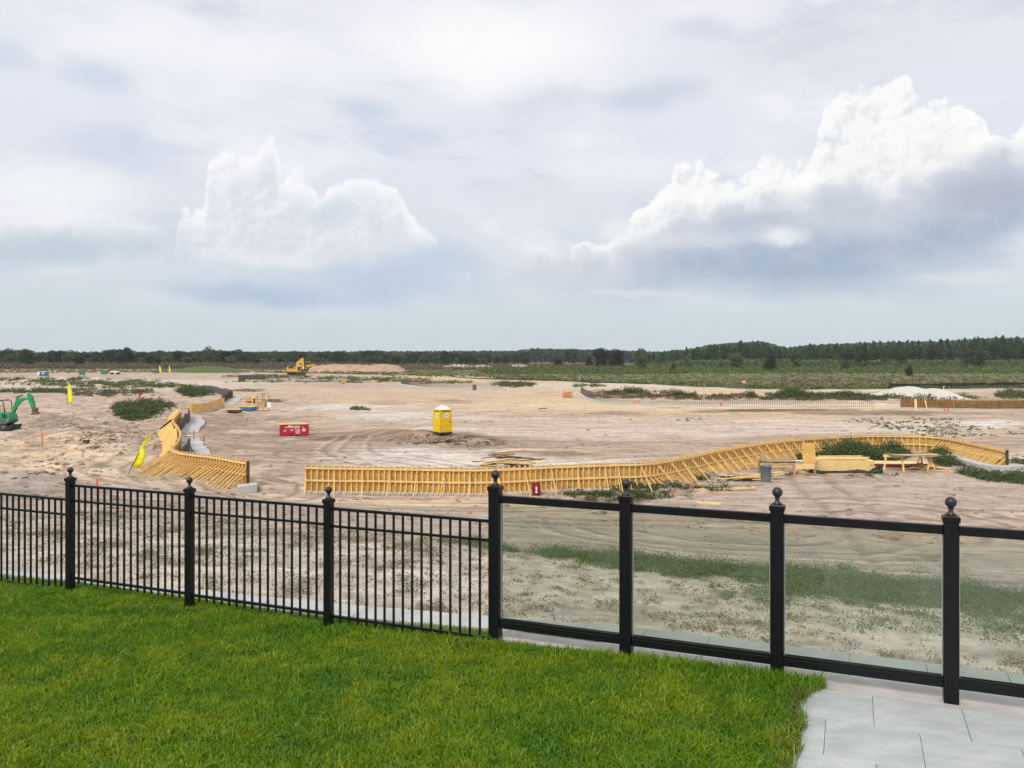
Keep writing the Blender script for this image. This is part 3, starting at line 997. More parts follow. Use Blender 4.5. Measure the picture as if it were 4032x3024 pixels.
# ------------------------------------------------------------------ turf
def turf():
    N = 560000
    u = RNG.uniform(-9.0, 3.05, N); v = RNG.uniform(-4.2, .27, N)
    x = P0.x + FD.x * u + FN.x * v; y = P0.y + FD.y * u + FN.y * v
    eu = lawn_edge_u(v)
    px = FPX * x / np.maximum(y, .1); py = 2.6 / np.maximum(y, .1) * FPX + HY
    # the lawn is taller and looser along its edges; blades thin out past them
    keep = (u < eu + RNG.uniform(-.02, .05, N)) & (y > 4.3) & (np.abs(px) < 2500) & (py < 3350)
    keep &= ~((u > .05) & (v > -.02 + .02 * RNG.standard_normal(N)))         # concrete kerb under the glass
    # density: fewer far away is not needed, same turf everywhere
    u, v, x, y, eu = u[keep], v[keep], x[keep], y[keep], eu[keep]
    n = len(u)
    z0 = lawnz(u) - .008
    clump = fbm(x, y, .35, 3); big = fbm(x + 3, y, 1.6, 3); wav = fbm(x, y + 7, .9, 3)
    hh = 1.15 * (.040 + .016 * clump + .010 * wav + RNG.gamma(3, .0035, n)) * RNG.uniform(.7, 1.25, n)
    nearf = np.exp(-((v + .12) / .16) ** 2) * (u > -3) + .5 * np.exp(-((u - eu) / .12) ** 2)
    hh *= 1 + .55 * nearf * RNG.uniform(.2, 1.2, n)
    ang = fbm(x, y, .28, 2) * 9 + RNG.uniform(0, 2 * np.pi, n) * .75
    lean = np.clip(RNG.gamma(2.2, .24, n), 0.05, 1.5) * hh
    wid = RNG.uniform(.0026, .0050, n)
    fa = RNG.uniform(0, np.pi, n)
    wx, wy = np.cos(fa) * wid, np.sin(fa) * wid
    lx, ly = np.cos(ang) * lean, np.sin(ang) * lean
    base = np.stack([x, y, z0], 1)
    mid = base + np.stack([lx * .33, ly * .33, hh * .62], 1)
    tip = base + np.stack([lx, ly, hh * (1 - .22 * np.clip(lean / hh, 0, 1))], 1)
    w = np.stack([wx, wy, 0 * wx], 1)
    Vv = np.stack([base - w * .8, base + w * .8, mid + w, mid - w, tip + w * .25, tip - w * .25], 1).reshape(-1, 3)
    i0 = np.arange(n) * 6
    Fq = np.concatenate([np.stack([i0, i0 + 1, i0 + 2, i0 + 3], 1), np.stack([i0 + 3, i0 + 2, i0 + 4, i0 + 5], 1)])
    g1 = np.array([.130, .265, .012]); g2 = np.array([.240, .325, .014]); g3 = np.array([.082, .205, .018]); st_ = np.array([.30, .27, .085])
    k = np.clip(.42 + 1.2 * big + .9 * clump + RNG.normal(0, .20, n), 0, 1)[:, None]
    c = g1 * (1 - k) + g2 * k
    k2 = (np.clip(.9 * -wav + .6 * -clump + RNG.normal(0, .15, n) + .05, 0, 1))[:, None]
    c = c * (1 - k2) + g3 * k2
    dry = (RNG.random(n) < .012 + .02 * (big > .25))[:, None]
    c = np.where(dry, st_ * RNG.uniform(.5, 1.2, (n, 1)), c)
    edge = ((u > eu - .10) & (v < -.3) & (RNG.random(n) < .35))[:, None]
    c = np.where(edge, np.array([.16, .14, .05]), c)
    c = c * RNG.uniform(.72, 1.28, (n, 1))
    o = npmesh('grass', Vv, Fq, M['turf'], color=np.repeat(c, 6, 0))
    tag(o, 'bright green mown lawn in front of the black fences', 'grass', kind='stuff')
    print('blades', n)


turf()

# ------------------------------------------------------------------ fences
def finial(mbx, c, k=1.0):
    mbx.lathe([(.030 * k, 0), (.030 * k, .008 * k), (.017 * k, .018 * k), (.013 * k, .035 * k), (.020 * k, .045 * k), (.013 * k, .050 * k)] +
              [(max(.001, .036 * k * math.sin(t)), .083 * k - .036 * k * math.cos(t)) for t in np.linspace(.45, math.pi, 9)], c, 16)


def post_parts(parent, origin, u, z0, z1, w, name='post'):
    p = fw(u, 0) - origin
    m1 = MB().box((0, 0, (z0 + z1) / 2), (w, w, z1 - z0))
    po_ = m1.build(name, M['black'], parent, (p.x, p.y, 0), bevel=.004)
    po_.rotation_euler = (0, 0, math.atan2(FD.y, FD.x))
    cpm = MB().box((0, 0, z1 + .004 - .016), (w + .018, w + .018, .040)).box((0, 0, z1 + .010), (w - .006, w - .006, .014), taper=.86)
    cpm.build('post_cap', M['black'], po_, bevel=.003)
    fb = MB(); finial(fb, (0, 0, z1 + .016), 1.0 if w < .09 else 1.18)
    fb.build('finial', M['ball'], po_)
    return po_


rotF = math.atan2(FD.y, FD.x)
pick = thing('picket_fence', 'black metal picket fence with ball topped posts running across the lawn on the left', 'fence', fw(-3.6, 0, -.15))
org = pick.location
org0 = Vector((org.x, org.y, 0))
PU = [-9.18, -7.34, -5.50, -3.68, -1.855, 0.0]
panels = [(-9.18, -7.34, .955, .775, -.12), (-7.34, -5.50, .955, .775, -.12), (-5.50, -3.68, 1.128, .945, .035), (-3.68, -1.855, 1.114, .935, .025), (-1.855, 0.0, 1.102, .922, .006)]
for i, u in enumerate(PU[:-1]):
    q = post_parts(pick, org0, u, -.35, 1.176 + (.02 if u < -5 else 0), .08)
    q.location.z = -org.z
for (ua, ub, zt, zm, zb) in panels:
    o_ = fw(ua, 0) - org0
    L = ub - ua
    e0 = .04; e1 = L - .04 if ub < 0 else L - .052
    panel = None
    for z, hh_ in ((zt, .028), (zm, .024), (zb, .028)):
        fr = MB()
        fr.box(((e0 + e1) / 2, 0, z - hh_ / 2), (e1 - e0, .030, hh_))
        for e in (e0 + .01, e1 - .01):
            fr.box((e, 0, z - hh_ / 2), (.026, .036, hh_ + .008))
        if panel is None:
            panel = fr.build('fence_panel', M['black'], pick, (o_.x, o_.y, -org.z), bevel=.0015)
            panel.rotation_euler = (0, 0, rotF)
        else:
            fr.build('cross_rail', M['black'], panel, bevel=.0015)
    n = 16
    for k in range(n):
        x = e0 + (e1 - e0) * (k + 1) / (n + 1) - .004
        MB().box((0, 0, ((zt - .028) + (zb - .075)) / 2), (.0185, .0185, zt - .028 - zb + .075)).build('picket', M['blackpicket'], panel, (x, 0, 0))

m, g, b = mk('clear_green_tinted_glass')
outn = [n for n in m.node_tree.nodes if n.type == 'OUTPUT_MATERIAL'][0]
tr = g.n('ShaderNodeBsdfTransparent')
tc = g.n('ShaderNodeTexCoord').outputs['Object']
smn = g.noise(g.vm('MULTIPLY', tc, (1, 1, .6)), 1.6, 4, .6)
g.put(tr.inputs[0], g.mix(g.sm(smn, .3, .7), (.855, .895, .845), (.88, .91, .87)))
gl = g.n('ShaderNodeBsdfGlossy'); gl.inputs['Roughness'].default_value = .02
fr_ = g.n('ShaderNodeFresnel'); fr_.inputs[0].default_value = 1.5
df = g.n('ShaderNodeBsdfDiffuse'); df.inputs[0].default_value = (.55, .60, .56, 1)
ms = g.n('ShaderNodeMixShader'); g.put(ms.inputs[0], g.m('MULTIPLY', fr_.outputs[0], .8))
g.nt.links.new(tr.outputs[0], ms.inputs[1]); g.nt.links.new(gl.outputs[0], ms.inputs[2])
ms2 = g.n('ShaderNodeMixShader'); g.put(ms2.inputs[0], g.sm(smn, .38, .75, .015, .075))
g.nt.links.new(ms.outputs[0], ms2.inputs[1]); g.nt.links.new(df.outputs[0], ms2.inputs[2])
g.nt.links.new(ms2.outputs[0], outn.inputs[0])
M['glass'] = m
M['glassedge'] = simple('glass_edge_gasket', (.30, .36, .34), .3, 0, .1, 5)

glass = thing('glass_fence', 'black framed glass fence with ball topped posts standing beside the paving on the right', 'fence', fw(2.5, 0, 0))
og = Vector((glass.location.x, glass.location.y, 0))
GU = [0.0, 1.254, 2.521, 3.786, 5.05, 6.31]
for u in GU:
    post_parts(glass, og, u, -.12, 1.415 if u == 0 else 1.402, .104)
for i in range(5):
    ua, ub = GU[i] + .052, GU[i + 1] - .052
    o_ = fw(ua, 0) - og; L = ub - ua
    a = MB().box((L / 2, 0, 1.338 - .034), (L, .052, .068)).build('top_rail', M['black'], glass, (o_.x, o_.y, 0), bevel=.005)
    a.rotation_euler = (0, 0, rotF)
    rb = MB().box((L / 2, 0, .135), (L, .060, .062))
    rb.box((L / 2, -.021, .178), (L, .010, .026)).box((L / 2, .021, .178), (L, .010, .026))
    a = rb.build('bottom_rail', M['black'], glass, (o_.x, o_.y, 0), bevel=.003)
    a.rotation_euler = (0, 0, rotF)
    a = MB().box((L / 2, 0, (.168 + 1.272) / 2), (L - .026, .0008, 1.272 - .168)).build('glass_pane', M['glass'], glass, (o_.x, o_.y, 0))
    a.rotation_euler = (0, 0, rotF)
    for e in (.0075, L - .0075):
        b_ = MB().box((0, 0, .72), (.006, .012, 1.10)).build('edge_gasket', M['glassedge'], a, (e, 0, 0))


# ------------------------------------------------------------------ formwork
def smooth_path(pts, step=.1, it=3):
    pts = [Vector((p[0], p[1], 0)) for p in pts]
    for _ in range(it):
        q = [pts[0]]
        for a, b_ in zip(pts[:-1], pts[1:]):
            q += [a * .75 + b_ * .25, a * .25 + b_ * .75]
        q.append(pts[-1]); pts = q
    out = [pts[0]]; acc = 0
    for a, b_ in zip(pts[:-1], pts[1:]):
        L = (b_ - a).length; t = step - acc
        while t <= L:
            out.append(a.lerp(b_, t / L)); t += step
        acc = (acc + L) % step
    out.append(pts[-1])
    return out


def frame(path, i, flip):
    a = path[max(0, i - 3)]; b_ = path[min(len(path) - 1, i + 3)]
    d = (b_ - a).normalized()
    n = Vector((d.y, -d.x, 0)) * (-1 if flip else 1)
    return d, n


def ribbon(mbx, path, z0f, z1f, off, th_, base, flip, i0=0, i1=None, stp=2):
    """upright curved board between two heights, offset from the path"""
    ids = list(range(i0, (i1 or len(path)), stp))
    if ids[-1] != (i1 or len(path)) - 1:
        ids.append((i1 or len(path)) - 1)
    vs = []
    for i in ids:
        d, n = frame(path, i, flip)
        za, zb = z0f(i), z1f(i)
        for o, z in ((off, za), (off + th_, za), (off + th_, zb), (off, zb)):
            p = path[i] + n * o
            vs.append(Vector((p.x, p.y, z)) - base)
    fs = []
    for k in range(len(ids) - 1):
        for j in range(4):
            fs.append((k * 4 + j, k * 4 + (j + 1) % 4, (k + 1) * 4 + (j + 1) % 4, (k + 1) * 4 + j))
    fs.append((3, 2, 1, 0)); e = (len(ids) - 1) * 4
    fs.append((e, e + 1, e + 2, e + 3))
    mbx.add(vs, fs)


def base_z(p):
    a = np.linspace(0, 2 * np.pi, 12, endpoint=False)
    X = np.concatenate([[p.x], p.x + 3 * np.cos(a), p.x + 1.5 * np.cos(a)]); Y = np.concatenate([[p.y], p.y + 3 * np.sin(a), p.y + 1.5 * np.sin(a)])
    return float(hz(X, Y, False).mean())


def formwork(label, pts, h=1.15, spacing=.29, flip=False, brace_every=4, brace_out=1.0, kickers=False, braces_all=False, wh=(.93, .42), walers=True,
             footing=True, endboard=None, first_brace=0, ztop=None, back='ply', kick_out=.55, grp='timber formwork for the curved walls', skew=None, brace_at=.66):
    path = smooth_path(pts)
    zsm = [base_z(p) for p in path]
    h0_, h1_ = h if isinstance(h, tuple) else (h, h)
    h = (h0_ + h1_) / 2
    hl = lambda i: h0_ + (h1_ - h0_) * i / (len(path) - 1)
    base = Vector((path[0].x, path[0].y, zsm[0]))
    t = thing('wall_formwork', label, 'formwork', base, 0, grp)
    f0 = .10
    zb = lambda i: zsm[i] + f0
    zt = lambda i: zsm[i] + f0 + hl(i)
    pb = MB(); ribbon(pb, path, zb, zt, -.02, .02, base, flip)
    pb.build('plywood_face', M['ply'] if walers else M['plylight'], t)
    if footing:
        fb = MB(); ribbon(fb, path, lambda i: zsm[i] - .4, lambda i: zsm[i] + f0 - .004, -.65, 1.0, base, flip)
        fb.build('concrete_footing', M['concrete'], t)
    step = max(1, int(round(spacing / .1)))
    nst = 0
    total = (len(path) - 2) * .1
    for q_ in range(int(total / spacing) + 1):
        fi = .6 + q_ * spacing / .1
        i = int(fi)
        if i > len(path) - 3:
            break
        d, n = frame(path, i, flip)
        p = path[i].lerp(path[i + 1], fi - i)
        jit = random.uniform(-.02, .02)
        if not walers:
            continue
        sb = MB()
        c = p + n * .0455
        top = zt(i) + random.uniform(.03, .09)
        sb.box((c.x - base.x, c.y - base.y, (zb(i) + top) / 2 - base.z), (.072, .085, top - zb(i)), rz=math.atan2(d.y, d.x))
        sb.build('stud', M['stud'], t)
        q0 = p + n * .10
        if braces_all or (nst % brace_every == first_brace % brace_every):
            zz = zb(i) + h * (brace_at if braces_all else .84)
            o = brace_out * random.uniform(.94, 1.06)
            bd = n if skew is None else (n * (i / len(path)) + Vector((*skew, 0)) * (1 - i / len(path))).normalized()
            e = p + bd * (o + .1) + d * jit
            MB().beam(Vector((q0.x, q0.y, zz)) - base, Vector((e.x, e.y, gz(e.x, e.y) - .02)) - base, .036 if not braces_all else .05, .08).build('brace', M['stud'], t)
        if braces_all and nst % 2 == 0:
            e = p + bd * (brace_out * .72) + d * .08
            q1 = q0 + d * .08
            MB().beam(Vector((q1.x, q1.y, zb(i) + h * .42)) - base, Vector((e.x, e.y, gz(e.x, e.y))) - base, .045, .085).build('lower_brace', M['stud'], t)
            MB().beam(Vector((e.x, e.y, gz(e.x, e.y) - .1)) - base, Vector((e.x, e.y, gz(e.x, e.y) + .22)) - base, .04, .04).build('stake', M['tablewood'], t)
        elif kickers:
            e = p + n * (kick_out + .1)
            MB().beam(Vector((q0.x, q0.y, zb(i) + h * .34)) - base, Vector((e.x, e.y, gz(e.x, e.y) - .01)) - base, .036, .07).build('kicker', M['stud'], t)
        else:
            e = p + n * (kick_out * .8)
            MB().beam(Vector((q0.x, q0.y, zb(i) + .05)) - base, Vector((e.x, e.y, gz(e.x, e.y) + .03)) - base, .05, .085).build('ground_tie', M['stud'], t)
        nst += 1
    if walers:
        for k_, w_ in enumerate(wh):
            wb = MB()
            ribbon(wb, path, lambda i: zb(i) + hl(i) * w_ - .045, lambda i: zb(i) + hl(i) * w_ + .045, .092, .038, base, flip)
            wb.build('waler', M['lumber'], t)
    if endboard is not None:
        for i in endboard:
            i = i if i >= 0 else len(path) + i
            d, n = frame(path, i, flip)
            p = path[i] + n * .02 + d * (.03 if i > 5 else -.03)
            MB().box((p.x - base.x, p.y - base.y, (zb(i) + zt(i)) / 2 - base.z), (.05, .16, h + .05), rz=math.atan2(d.y, d.x)).build('end_board', M['darkwood'], t)
    return t, path, zsm


def G(px, py):
    v = at(px, py)
    return (v.x, v.y)


# the long serpentine wall on the right, built in four lengths
formwork('long straight yellow timber form nearest the fence corner with thin props leaning left', [G(1199, 1938), G(1330, 1941), G(1464, 1943), G(1620, 1946), G(1781, 1948)], 1.17, .27, brace_every=5, brace_out=.95, first_brace=0)
formwork('yellow timber form behind the red fire extinguisher board with thin props leaning right', [G(1781, 1948), G(1900, 1948), G(2016, 1945), G(2198, 1937), G(2320, 1929), G(2428, 1918)], 1.17, .27, brace_every=5, brace_out=1.0, first_brace=3)
formwork('long yellow timber form sweeping away to the right with a row of short slanted kickers', [G(2428, 1918), G(2563, 1904), G(2745, 1869), G(2882, 1842), G(3018, 1817), G(3160, 1798), G(3302, 1786)], (1.17, 1.12), .29, brace_every=4, brace_out=1.05, kickers=True, kick_out=.48)
formwork('yellow timber form curving behind the green bushes and the lumber stack', [G(3302, 1786), G(3411, 1780), G(3571, 1781), G(3640, 1783), G(3700, 1787)], (1.12, 1.04), .42, brace_every=3, brace_out=1.0, kickers=True, kick_out=.6)
formwork('rightmost yellow timber form with long close props', [G(3700, 1787), G(3760, 1796), G(3830, 1811), G(3900, 1828), G(3966, 1845)], (1.04, .98), .36, braces_all=True, brace_at=.72, brace_out=1.0, endboard=[-1])
# left serpentine wall
NEAR = [(-13.55, 42.6), (-14.4, 43.4), (-16.2, 45.2), (-17.7, 46.6), (-19.4, 48.3), (-20.6, 50.2), (-21.1, 51.6)]
FARL = [(-21.1, 51.9), (-21.9, 54.5), (-23.4, 58.8), (-25.3, 63.2), (-28.0, 68.6), (-29.9, 73.2), (-31.6, 78.8), (-33.8, 85), (-36.2, 90.6)]
_, pth, _ = formwork('short yellow timber form at the left with rows of slanted props', NEAR, 1.15, .36, flip=True, braces_all=True, brace_out=1.75, endboard=[0], skew=(-.30, -.95))
formwork('winding yellow sheeted form going away at the left', FARL, 1.05, .42, flip=True, braces_all=True, brace_out=1.1, endboard=None)


def plywood_skin(label, path_pts, out0, out1, h0, h1, flip):
    """thin sheets laid on the sloping props"""
    path = smooth_path(path_pts)
    base = Vector((path[0].x, path[0].y, gz(path[0].x, path[0].y)))
    mb = MB(); vs = []; ids = list(range(0, len(path), 6))
    for i in ids:
        d, n = frame(path, i, flip)
        a = path[i] + n * out0; b_ = path[i] + n * out1
        za = gz(a.x, a.y)
        for p, z in ((a, za + h0), (b_, za + h1)):
            vs += [Vector((p.x, p.y, z)) - base, Vector((p.x, p.y, z - .03)) - base]
    fs = []
    for k in range(len(ids) - 1):
        o, q = k * 4, k * 4 + 4
        fs += [(o, o + 2, q + 2, q), (o + 1, q + 1, q + 3, o + 3), (o, q, q + 1, o + 1), (o + 2, o + 3, q + 3, q + 2)]
    fs += [(0, 1, 3, 2), (len(vs) - 4, len(vs) - 2, len(vs) - 1, len(vs) - 3)]
    mb.add(vs, fs)
    o = mb.build('plywood_sheeting', M['plylight'], None, base)
    return tag(o, label, 'plywood', 'plywood sheeting leaning on the left formwork')


plywood_skin('yellow plywood sheeting on the near bend of the winding left form', FARL[1:5], .25, 1.25, 1.02, .12, True)
plywood_skin('yellow plywood sheeting on the far bend of the winding left form', FARL[5:9], .22, 1.2, 1.0, .15, True)


def rebar_wall(name, label, pts, h, cat, flip=False, dark=True, bars=.3, grp='steel reinforcement cages', footing=True, off=0.0, fw_=1.1, thick=.042):
    path = smooth_path(pts, .15)
    zs = [gz(p.x, p.y) for p in path]
    base = Vector((path[0].x, path[0].y, zs[0]))
    t = thing(name, label, cat, base, 0, grp)
    if footing:
        fb = MB(); ribbon(fb, path, lambda i: zs[i] - .4, lambda i: zs[i] + .12, -.25, fw_, base, flip, stp=3)
        fb.build('concrete_footing', M['concrete'], t)
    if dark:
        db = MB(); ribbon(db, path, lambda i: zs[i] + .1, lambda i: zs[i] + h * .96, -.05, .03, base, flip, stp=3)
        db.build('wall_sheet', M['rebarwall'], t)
    cage = MB()
    k = max(1, int(bars / .15))
    for i in range(0, len(path), k):
        d, n = frame(path, i, flip)
        p = path[i] + n * .06
        cage.beam(Vector((p.x, p.y, zs[i])) - base, Vector((p.x, p.y, zs[i] + h + random.uniform(0, .12))) - base, thick, thick)
    for j in range(int(h / bars) + 1):
        for i in range(0, len(path) - 4, 4):
            d, n = frame(path, i, flip)
            a = path[i] + n * .06; b_ = path[min(i + 4, len(path) - 1)] + n * .06
            cage.beam(Vector((a.x, a.y, zs[i] + .1 + j * bars)) - base, Vector((b_.x, b_.y, zs[min(i + 4, len(path) - 1)] + .1 + j * bars)) - base, thick * .85, thick * .85)
    cage.build('rebar_cage', M['rebar'], t)
    return t


# dark rear faces and footings of the left wall
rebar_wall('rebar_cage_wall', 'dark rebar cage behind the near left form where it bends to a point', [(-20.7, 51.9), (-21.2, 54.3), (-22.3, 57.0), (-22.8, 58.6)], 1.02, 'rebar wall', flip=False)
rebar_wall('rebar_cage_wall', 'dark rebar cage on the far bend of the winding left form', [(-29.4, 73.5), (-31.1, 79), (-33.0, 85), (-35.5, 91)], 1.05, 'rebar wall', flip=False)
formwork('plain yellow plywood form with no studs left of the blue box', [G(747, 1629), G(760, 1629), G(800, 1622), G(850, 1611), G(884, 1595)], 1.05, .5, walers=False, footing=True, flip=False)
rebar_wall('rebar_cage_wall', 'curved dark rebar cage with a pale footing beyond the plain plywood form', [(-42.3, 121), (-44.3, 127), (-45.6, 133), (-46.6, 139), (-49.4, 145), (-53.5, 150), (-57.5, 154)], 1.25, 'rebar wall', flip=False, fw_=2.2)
# mid right
rebar_wall('rebar_cage_wall', 'long grey rebar cage standing before the weedy bank in the middle distance', [G(2288, 1552), G(2310, 1566), G(2350, 1580), G(2430, 1589), G(2563, 1594), G(2791, 1601), G(3018, 1607), G(3230, 1604), G(3440, 1600)], 1.25, 'rebar wall', dark=False, flip=False, bars=.40, thick=.036)
t_ = rebar_wall('orange_form_wall', 'orange brown sheeted form with rebar in front, below the white sand pile', [G(3546, 1607), G(3700, 1611), G(3850, 1613), G(4032, 1614), G(4300, 1614)], 1.22, 'rebar wall', dark=False, flip=False)
_p = smooth_path([G(3546, 1607), G(3700, 1611), G(3850, 1613), G(4032, 1614), G(4300, 1614)], .15)
_b = t_.location
_z = [gz(p.x, p.y) for p in _p]
ob = MB(); ribbon(ob, _p, lambda i: _z[i] + .1, lambda i: _z[i] + 1.2, -.09, .02, Vector(_b), False, stp=3)
M['rustply'] = simple('rust_stained_plywood', (.36, .19, .05), .8, 0, .3, 1.5, .2, .3, None, ((.17, .10, .05), 2.0, .8))
ob.build('form_sheet', M['rustply'], t_)
for i in range(0, len(_p), 3):
    d, n = frame(_p, i, False)
    p = _p[i] - n * .14
    MB().box((p.x - _b[0], p.y - _b[1], _z[i] + .72 - _b[2]), (.06, .08, 1.3)).build('stud', M['lumber'], t_)
rebar_wall('rebar_cage_wall', 'low rusty rebar cage in the weeds beside the upright yellow flag', [G(285, 1552), G(380, 1552), G(450, 1550), G(500, 1549)], 1.0, 'rebar wall', dark=False, footing=False)
rebar_wall('rebar_cage_wall', 'low dark rebar cage along the far edge of the sand', [G(1580, 1512), G(1620, 1519), G(1700, 1527), G(1850, 1531), G(1985, 1533)], 1.2, 'rebar wall', dark=False)
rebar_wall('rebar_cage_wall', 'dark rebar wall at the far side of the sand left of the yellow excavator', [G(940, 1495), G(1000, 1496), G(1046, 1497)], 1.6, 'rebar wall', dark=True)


def kerb(label, pts, w=.9, h=.18, grp='concrete strip footings'):
    path = smooth_path(pts, .4)
    base = Vector((path[0].x, path[0].y, gz(path[0].x, path[0].y)))
    mb = MB()
    ribbon(mb, path, lambda i: gz(path[i].x, path[i].y) - .3, lambda i: gz(path[i].x, path[i].y) + h, -w / 2, w, base, False, stp=1)
    o = mb.build('strip_footing', M['concrete'], None, base)
    return tag(o, label, 'footing', grp)


kerb('pale concrete strip footing lying along the far edge of the sand', [G(1008, 1506), G(1250, 1509), G(1450, 1513), G(1600, 1520), G(1660, 1529)], 1.5, .22)
kerb('pale concrete strip footing ending at the blue bin in the distance', [G(1700, 1533), G(1860, 1536), G(1990, 1537)], 1.0, .3)
kerb('thin pale concrete strip at the far left beyond the flags', [G(470, 1494), G(600, 1491), G(720, 1489)], 1.4, .2)
kerb('broad pale footing curving inside the bend of the near left form', [(-19.9, 53.0), (-21.0, 56.5), (-22.9, 60.5), (-25.6, 66.5)], 1.0, .12)
kerb('pale concrete footing running beside the far bend of the winding form', [(-26.4, 69.0), (-28.6, 74), (-30.0, 79.5), (-32.0, 85), (-34.6, 91)], 1.0, .14)
kerb('short square footing stub beside the open end of the left form', [G(935, 1938), G(1010, 1928)], .8, .30)
kerb('grey footing showing under the rightmost form', [G(3700, 1806), G(3770, 1822), G(3850, 1848), G(3930, 1862), G(4032, 1858)], .7, .35)

# ------------------------------------------------------------------ props on the site
def board_pile(name, label, cat, px, py, n, L, spread, mats, hgt, ang0=0, angj=.5, grp=None):
    c = at(px, py)
    t = thing(name, label, cat, c, 0, grp)
    for k in range(n):
        a = R(ang0) + random.uniform(-angj, angj)
        l = L * random.uniform(.5, 1)
        w = random.choice((.09, .14, .19))
        x, y = random.uniform(-spread, spread) * .6, random.uniform(-spread, spread) * .45
        z = .03 + hgt * (k / n) * (1 - min(1, math.hypot(x, y) / spread) * .6)
        MB().box((0, 0, 0), (l, w, .04), rz=a, ry=random.uniform(-.12, .12)).build('board', M[random.choice(mats)], t, (x, y, z))
    return t


# big table with an upright sheet
c = at(3105, 1872)
D0 = c.y
S = D0 / FPX        # metres per photograph pixel here
tb = thing('work_bench', 'rough brown timber work bench with an upright plywood sheet beside the blue grey bin', 'work bench', c, R(-4))
W_ = 'tablewood'
x0, x1 = -65 * S, 70 * S
MB().box((0.0, .25, .80), (2.0, 1.15, .04)).build('bench_top', M['oldwood'], tb, (-.45, 0, 0))
MB().box((0, 0, .66), (2.15, .045, .14)).build('front_rail', M[W_], tb, (-.45, -.34, 0))
MB().box((0, 0, .66), (2.15, .045, .14)).build('back_rail', M[W_], tb, (-.45, .84, 0))
MB().box((0, 0, .55), (1.25, .05, .28), rz=R(10)).build('front_rail', M['lumber'], tb, (.80, -.40, 0))
MB().box((0, 0, .22), (1.35, .045, .14), rz=R(3)).build('low_rail', M[W_], tb, (-.75, -.42, 0))
for lx, ly in ((-1.45, -.3), (.18, -.5), (1.35, -.28), (1.6, .5), (-1.45, .75), (.5, .8)):
    MB().box((0, 0, .36), (.10, .10, .74)).build('leg', M[random.choice(['tablewood', 'oldwood'])], tb, (lx, ly, 0))
MB().box((0, 0, 1.05), (.20, .035, .62)).build('end_post', M['tablewood'], tb, (-1.42, -.1, 0))
MB().box((0, 0, 1.22), (.70, .03, 1.18), rx=R(-6)).build('upright_sheet', M['plylight'], tb, (1.13, .05, 0))
MB().box((0, 0, .73), (.42, .4, .02)).build('paper_sheet', M['white'], tb, (.50, -.2, .12))
for k, (lx, ly, a) in enumerate(((.5, -.2, .5), (.75, .1, -.4), (.2, .3, .2), (.6, .35, 1.0), (-.2, 0, .1))):
    MB().box((0, 0, .05 + .05 * k), (.8, .12, .04), rz=a).build('offcut', M['lumber'], tb, (lx, ly, 0))

# bin
c = at(3015, 1896)
bn_ = thing('trash_bin', 'round blue grey plastic bin standing by the timber work bench', 'bin', c)
S = c.y / FPX
hb = 63 * S; rb = 21.5 * S
MB().lathe([(rb * .86, 0), (rb * .88, .03), (rb * .98, hb * .93), (rb * 1.04, hb * .94), (rb * 1.05, hb), (rb * .96, hb), (rb * .94, hb * .9), (rb * .8, .06)], n=20).build('bin_body', M['bin'], bn_)
for s_ in (-1, 1):
    MB().box((s_ * rb * 1.06, 0, hb * .82), (.05, .12, .07)).build('handle', M['bin'], bn_)

# lumber stack on black sheeting
c = at(3310, 1856)
S = c.y / FPX
ls = thing('lumber_stack', 'long stack of fresh pale lumber lying on black plastic in front of the bushes', 'lumber stack', c, R(-2))
L = 250 * S
# bundles of boards
for k in range(6):
    for r_ in range(9):
        off = random.uniform(-.03, .03) - (.25 if r_ % 3 == 0 else 0)
        y = r_ * .148 - .55
        Lk = L * (1 - .02 * k) - (.30 if k >= 3 else 0) * (r_ > 5)
        MB().box((0, y, .15 + k * .098), (Lk, .14, .09)).build('plank', M['lumber'], ls, (off + (.1 * (k > 3)), 0, 0))
for k, (w0, sk) in enumerate(((L * .85, 2), (L * .80, -1.5), (L * .9, 1.0), (L * .7, 3.5))):
    MB().box((0, 0, 0), (w0, .19, .04), rz=R(sk)).build('loose_plank', M['lumber'], ls, (-.1 + k * .08, -.35 + k * .28, .76 + .012 * k + .03 * (k == 3)))
xs = np.linspace(-L / 2 - .15, L / 2 + .25, 46)
vs, fs = [], []
for i, x in enumerate(xs):
    zz = .10 + .06 * math.sin(x * 2.3) + .05 * random.random() + (.30 * max(0, (x - L * .36)) / (L * .14) if x > L * .36 else 0)
    for (yy, z) in ((.75, .02), (-.60, .03), (-.70 - .05 * random.random(), zz), (-.84 - .08 * random.random(), .015)):
        vs.append((x, yy, z))
for i in range(len(xs) - 1):
    for j in range(3):
        fs.append((i * 4 + j, (i + 1) * 4 + j, (i + 1) * 4 + j + 1, i * 4 + j + 1))
sh = MB().add(vs, fs, True).build('plastic_sheet', M['plastic'], ls)
sh.modifiers.new('t', 'SOLIDIFY').thickness = .006

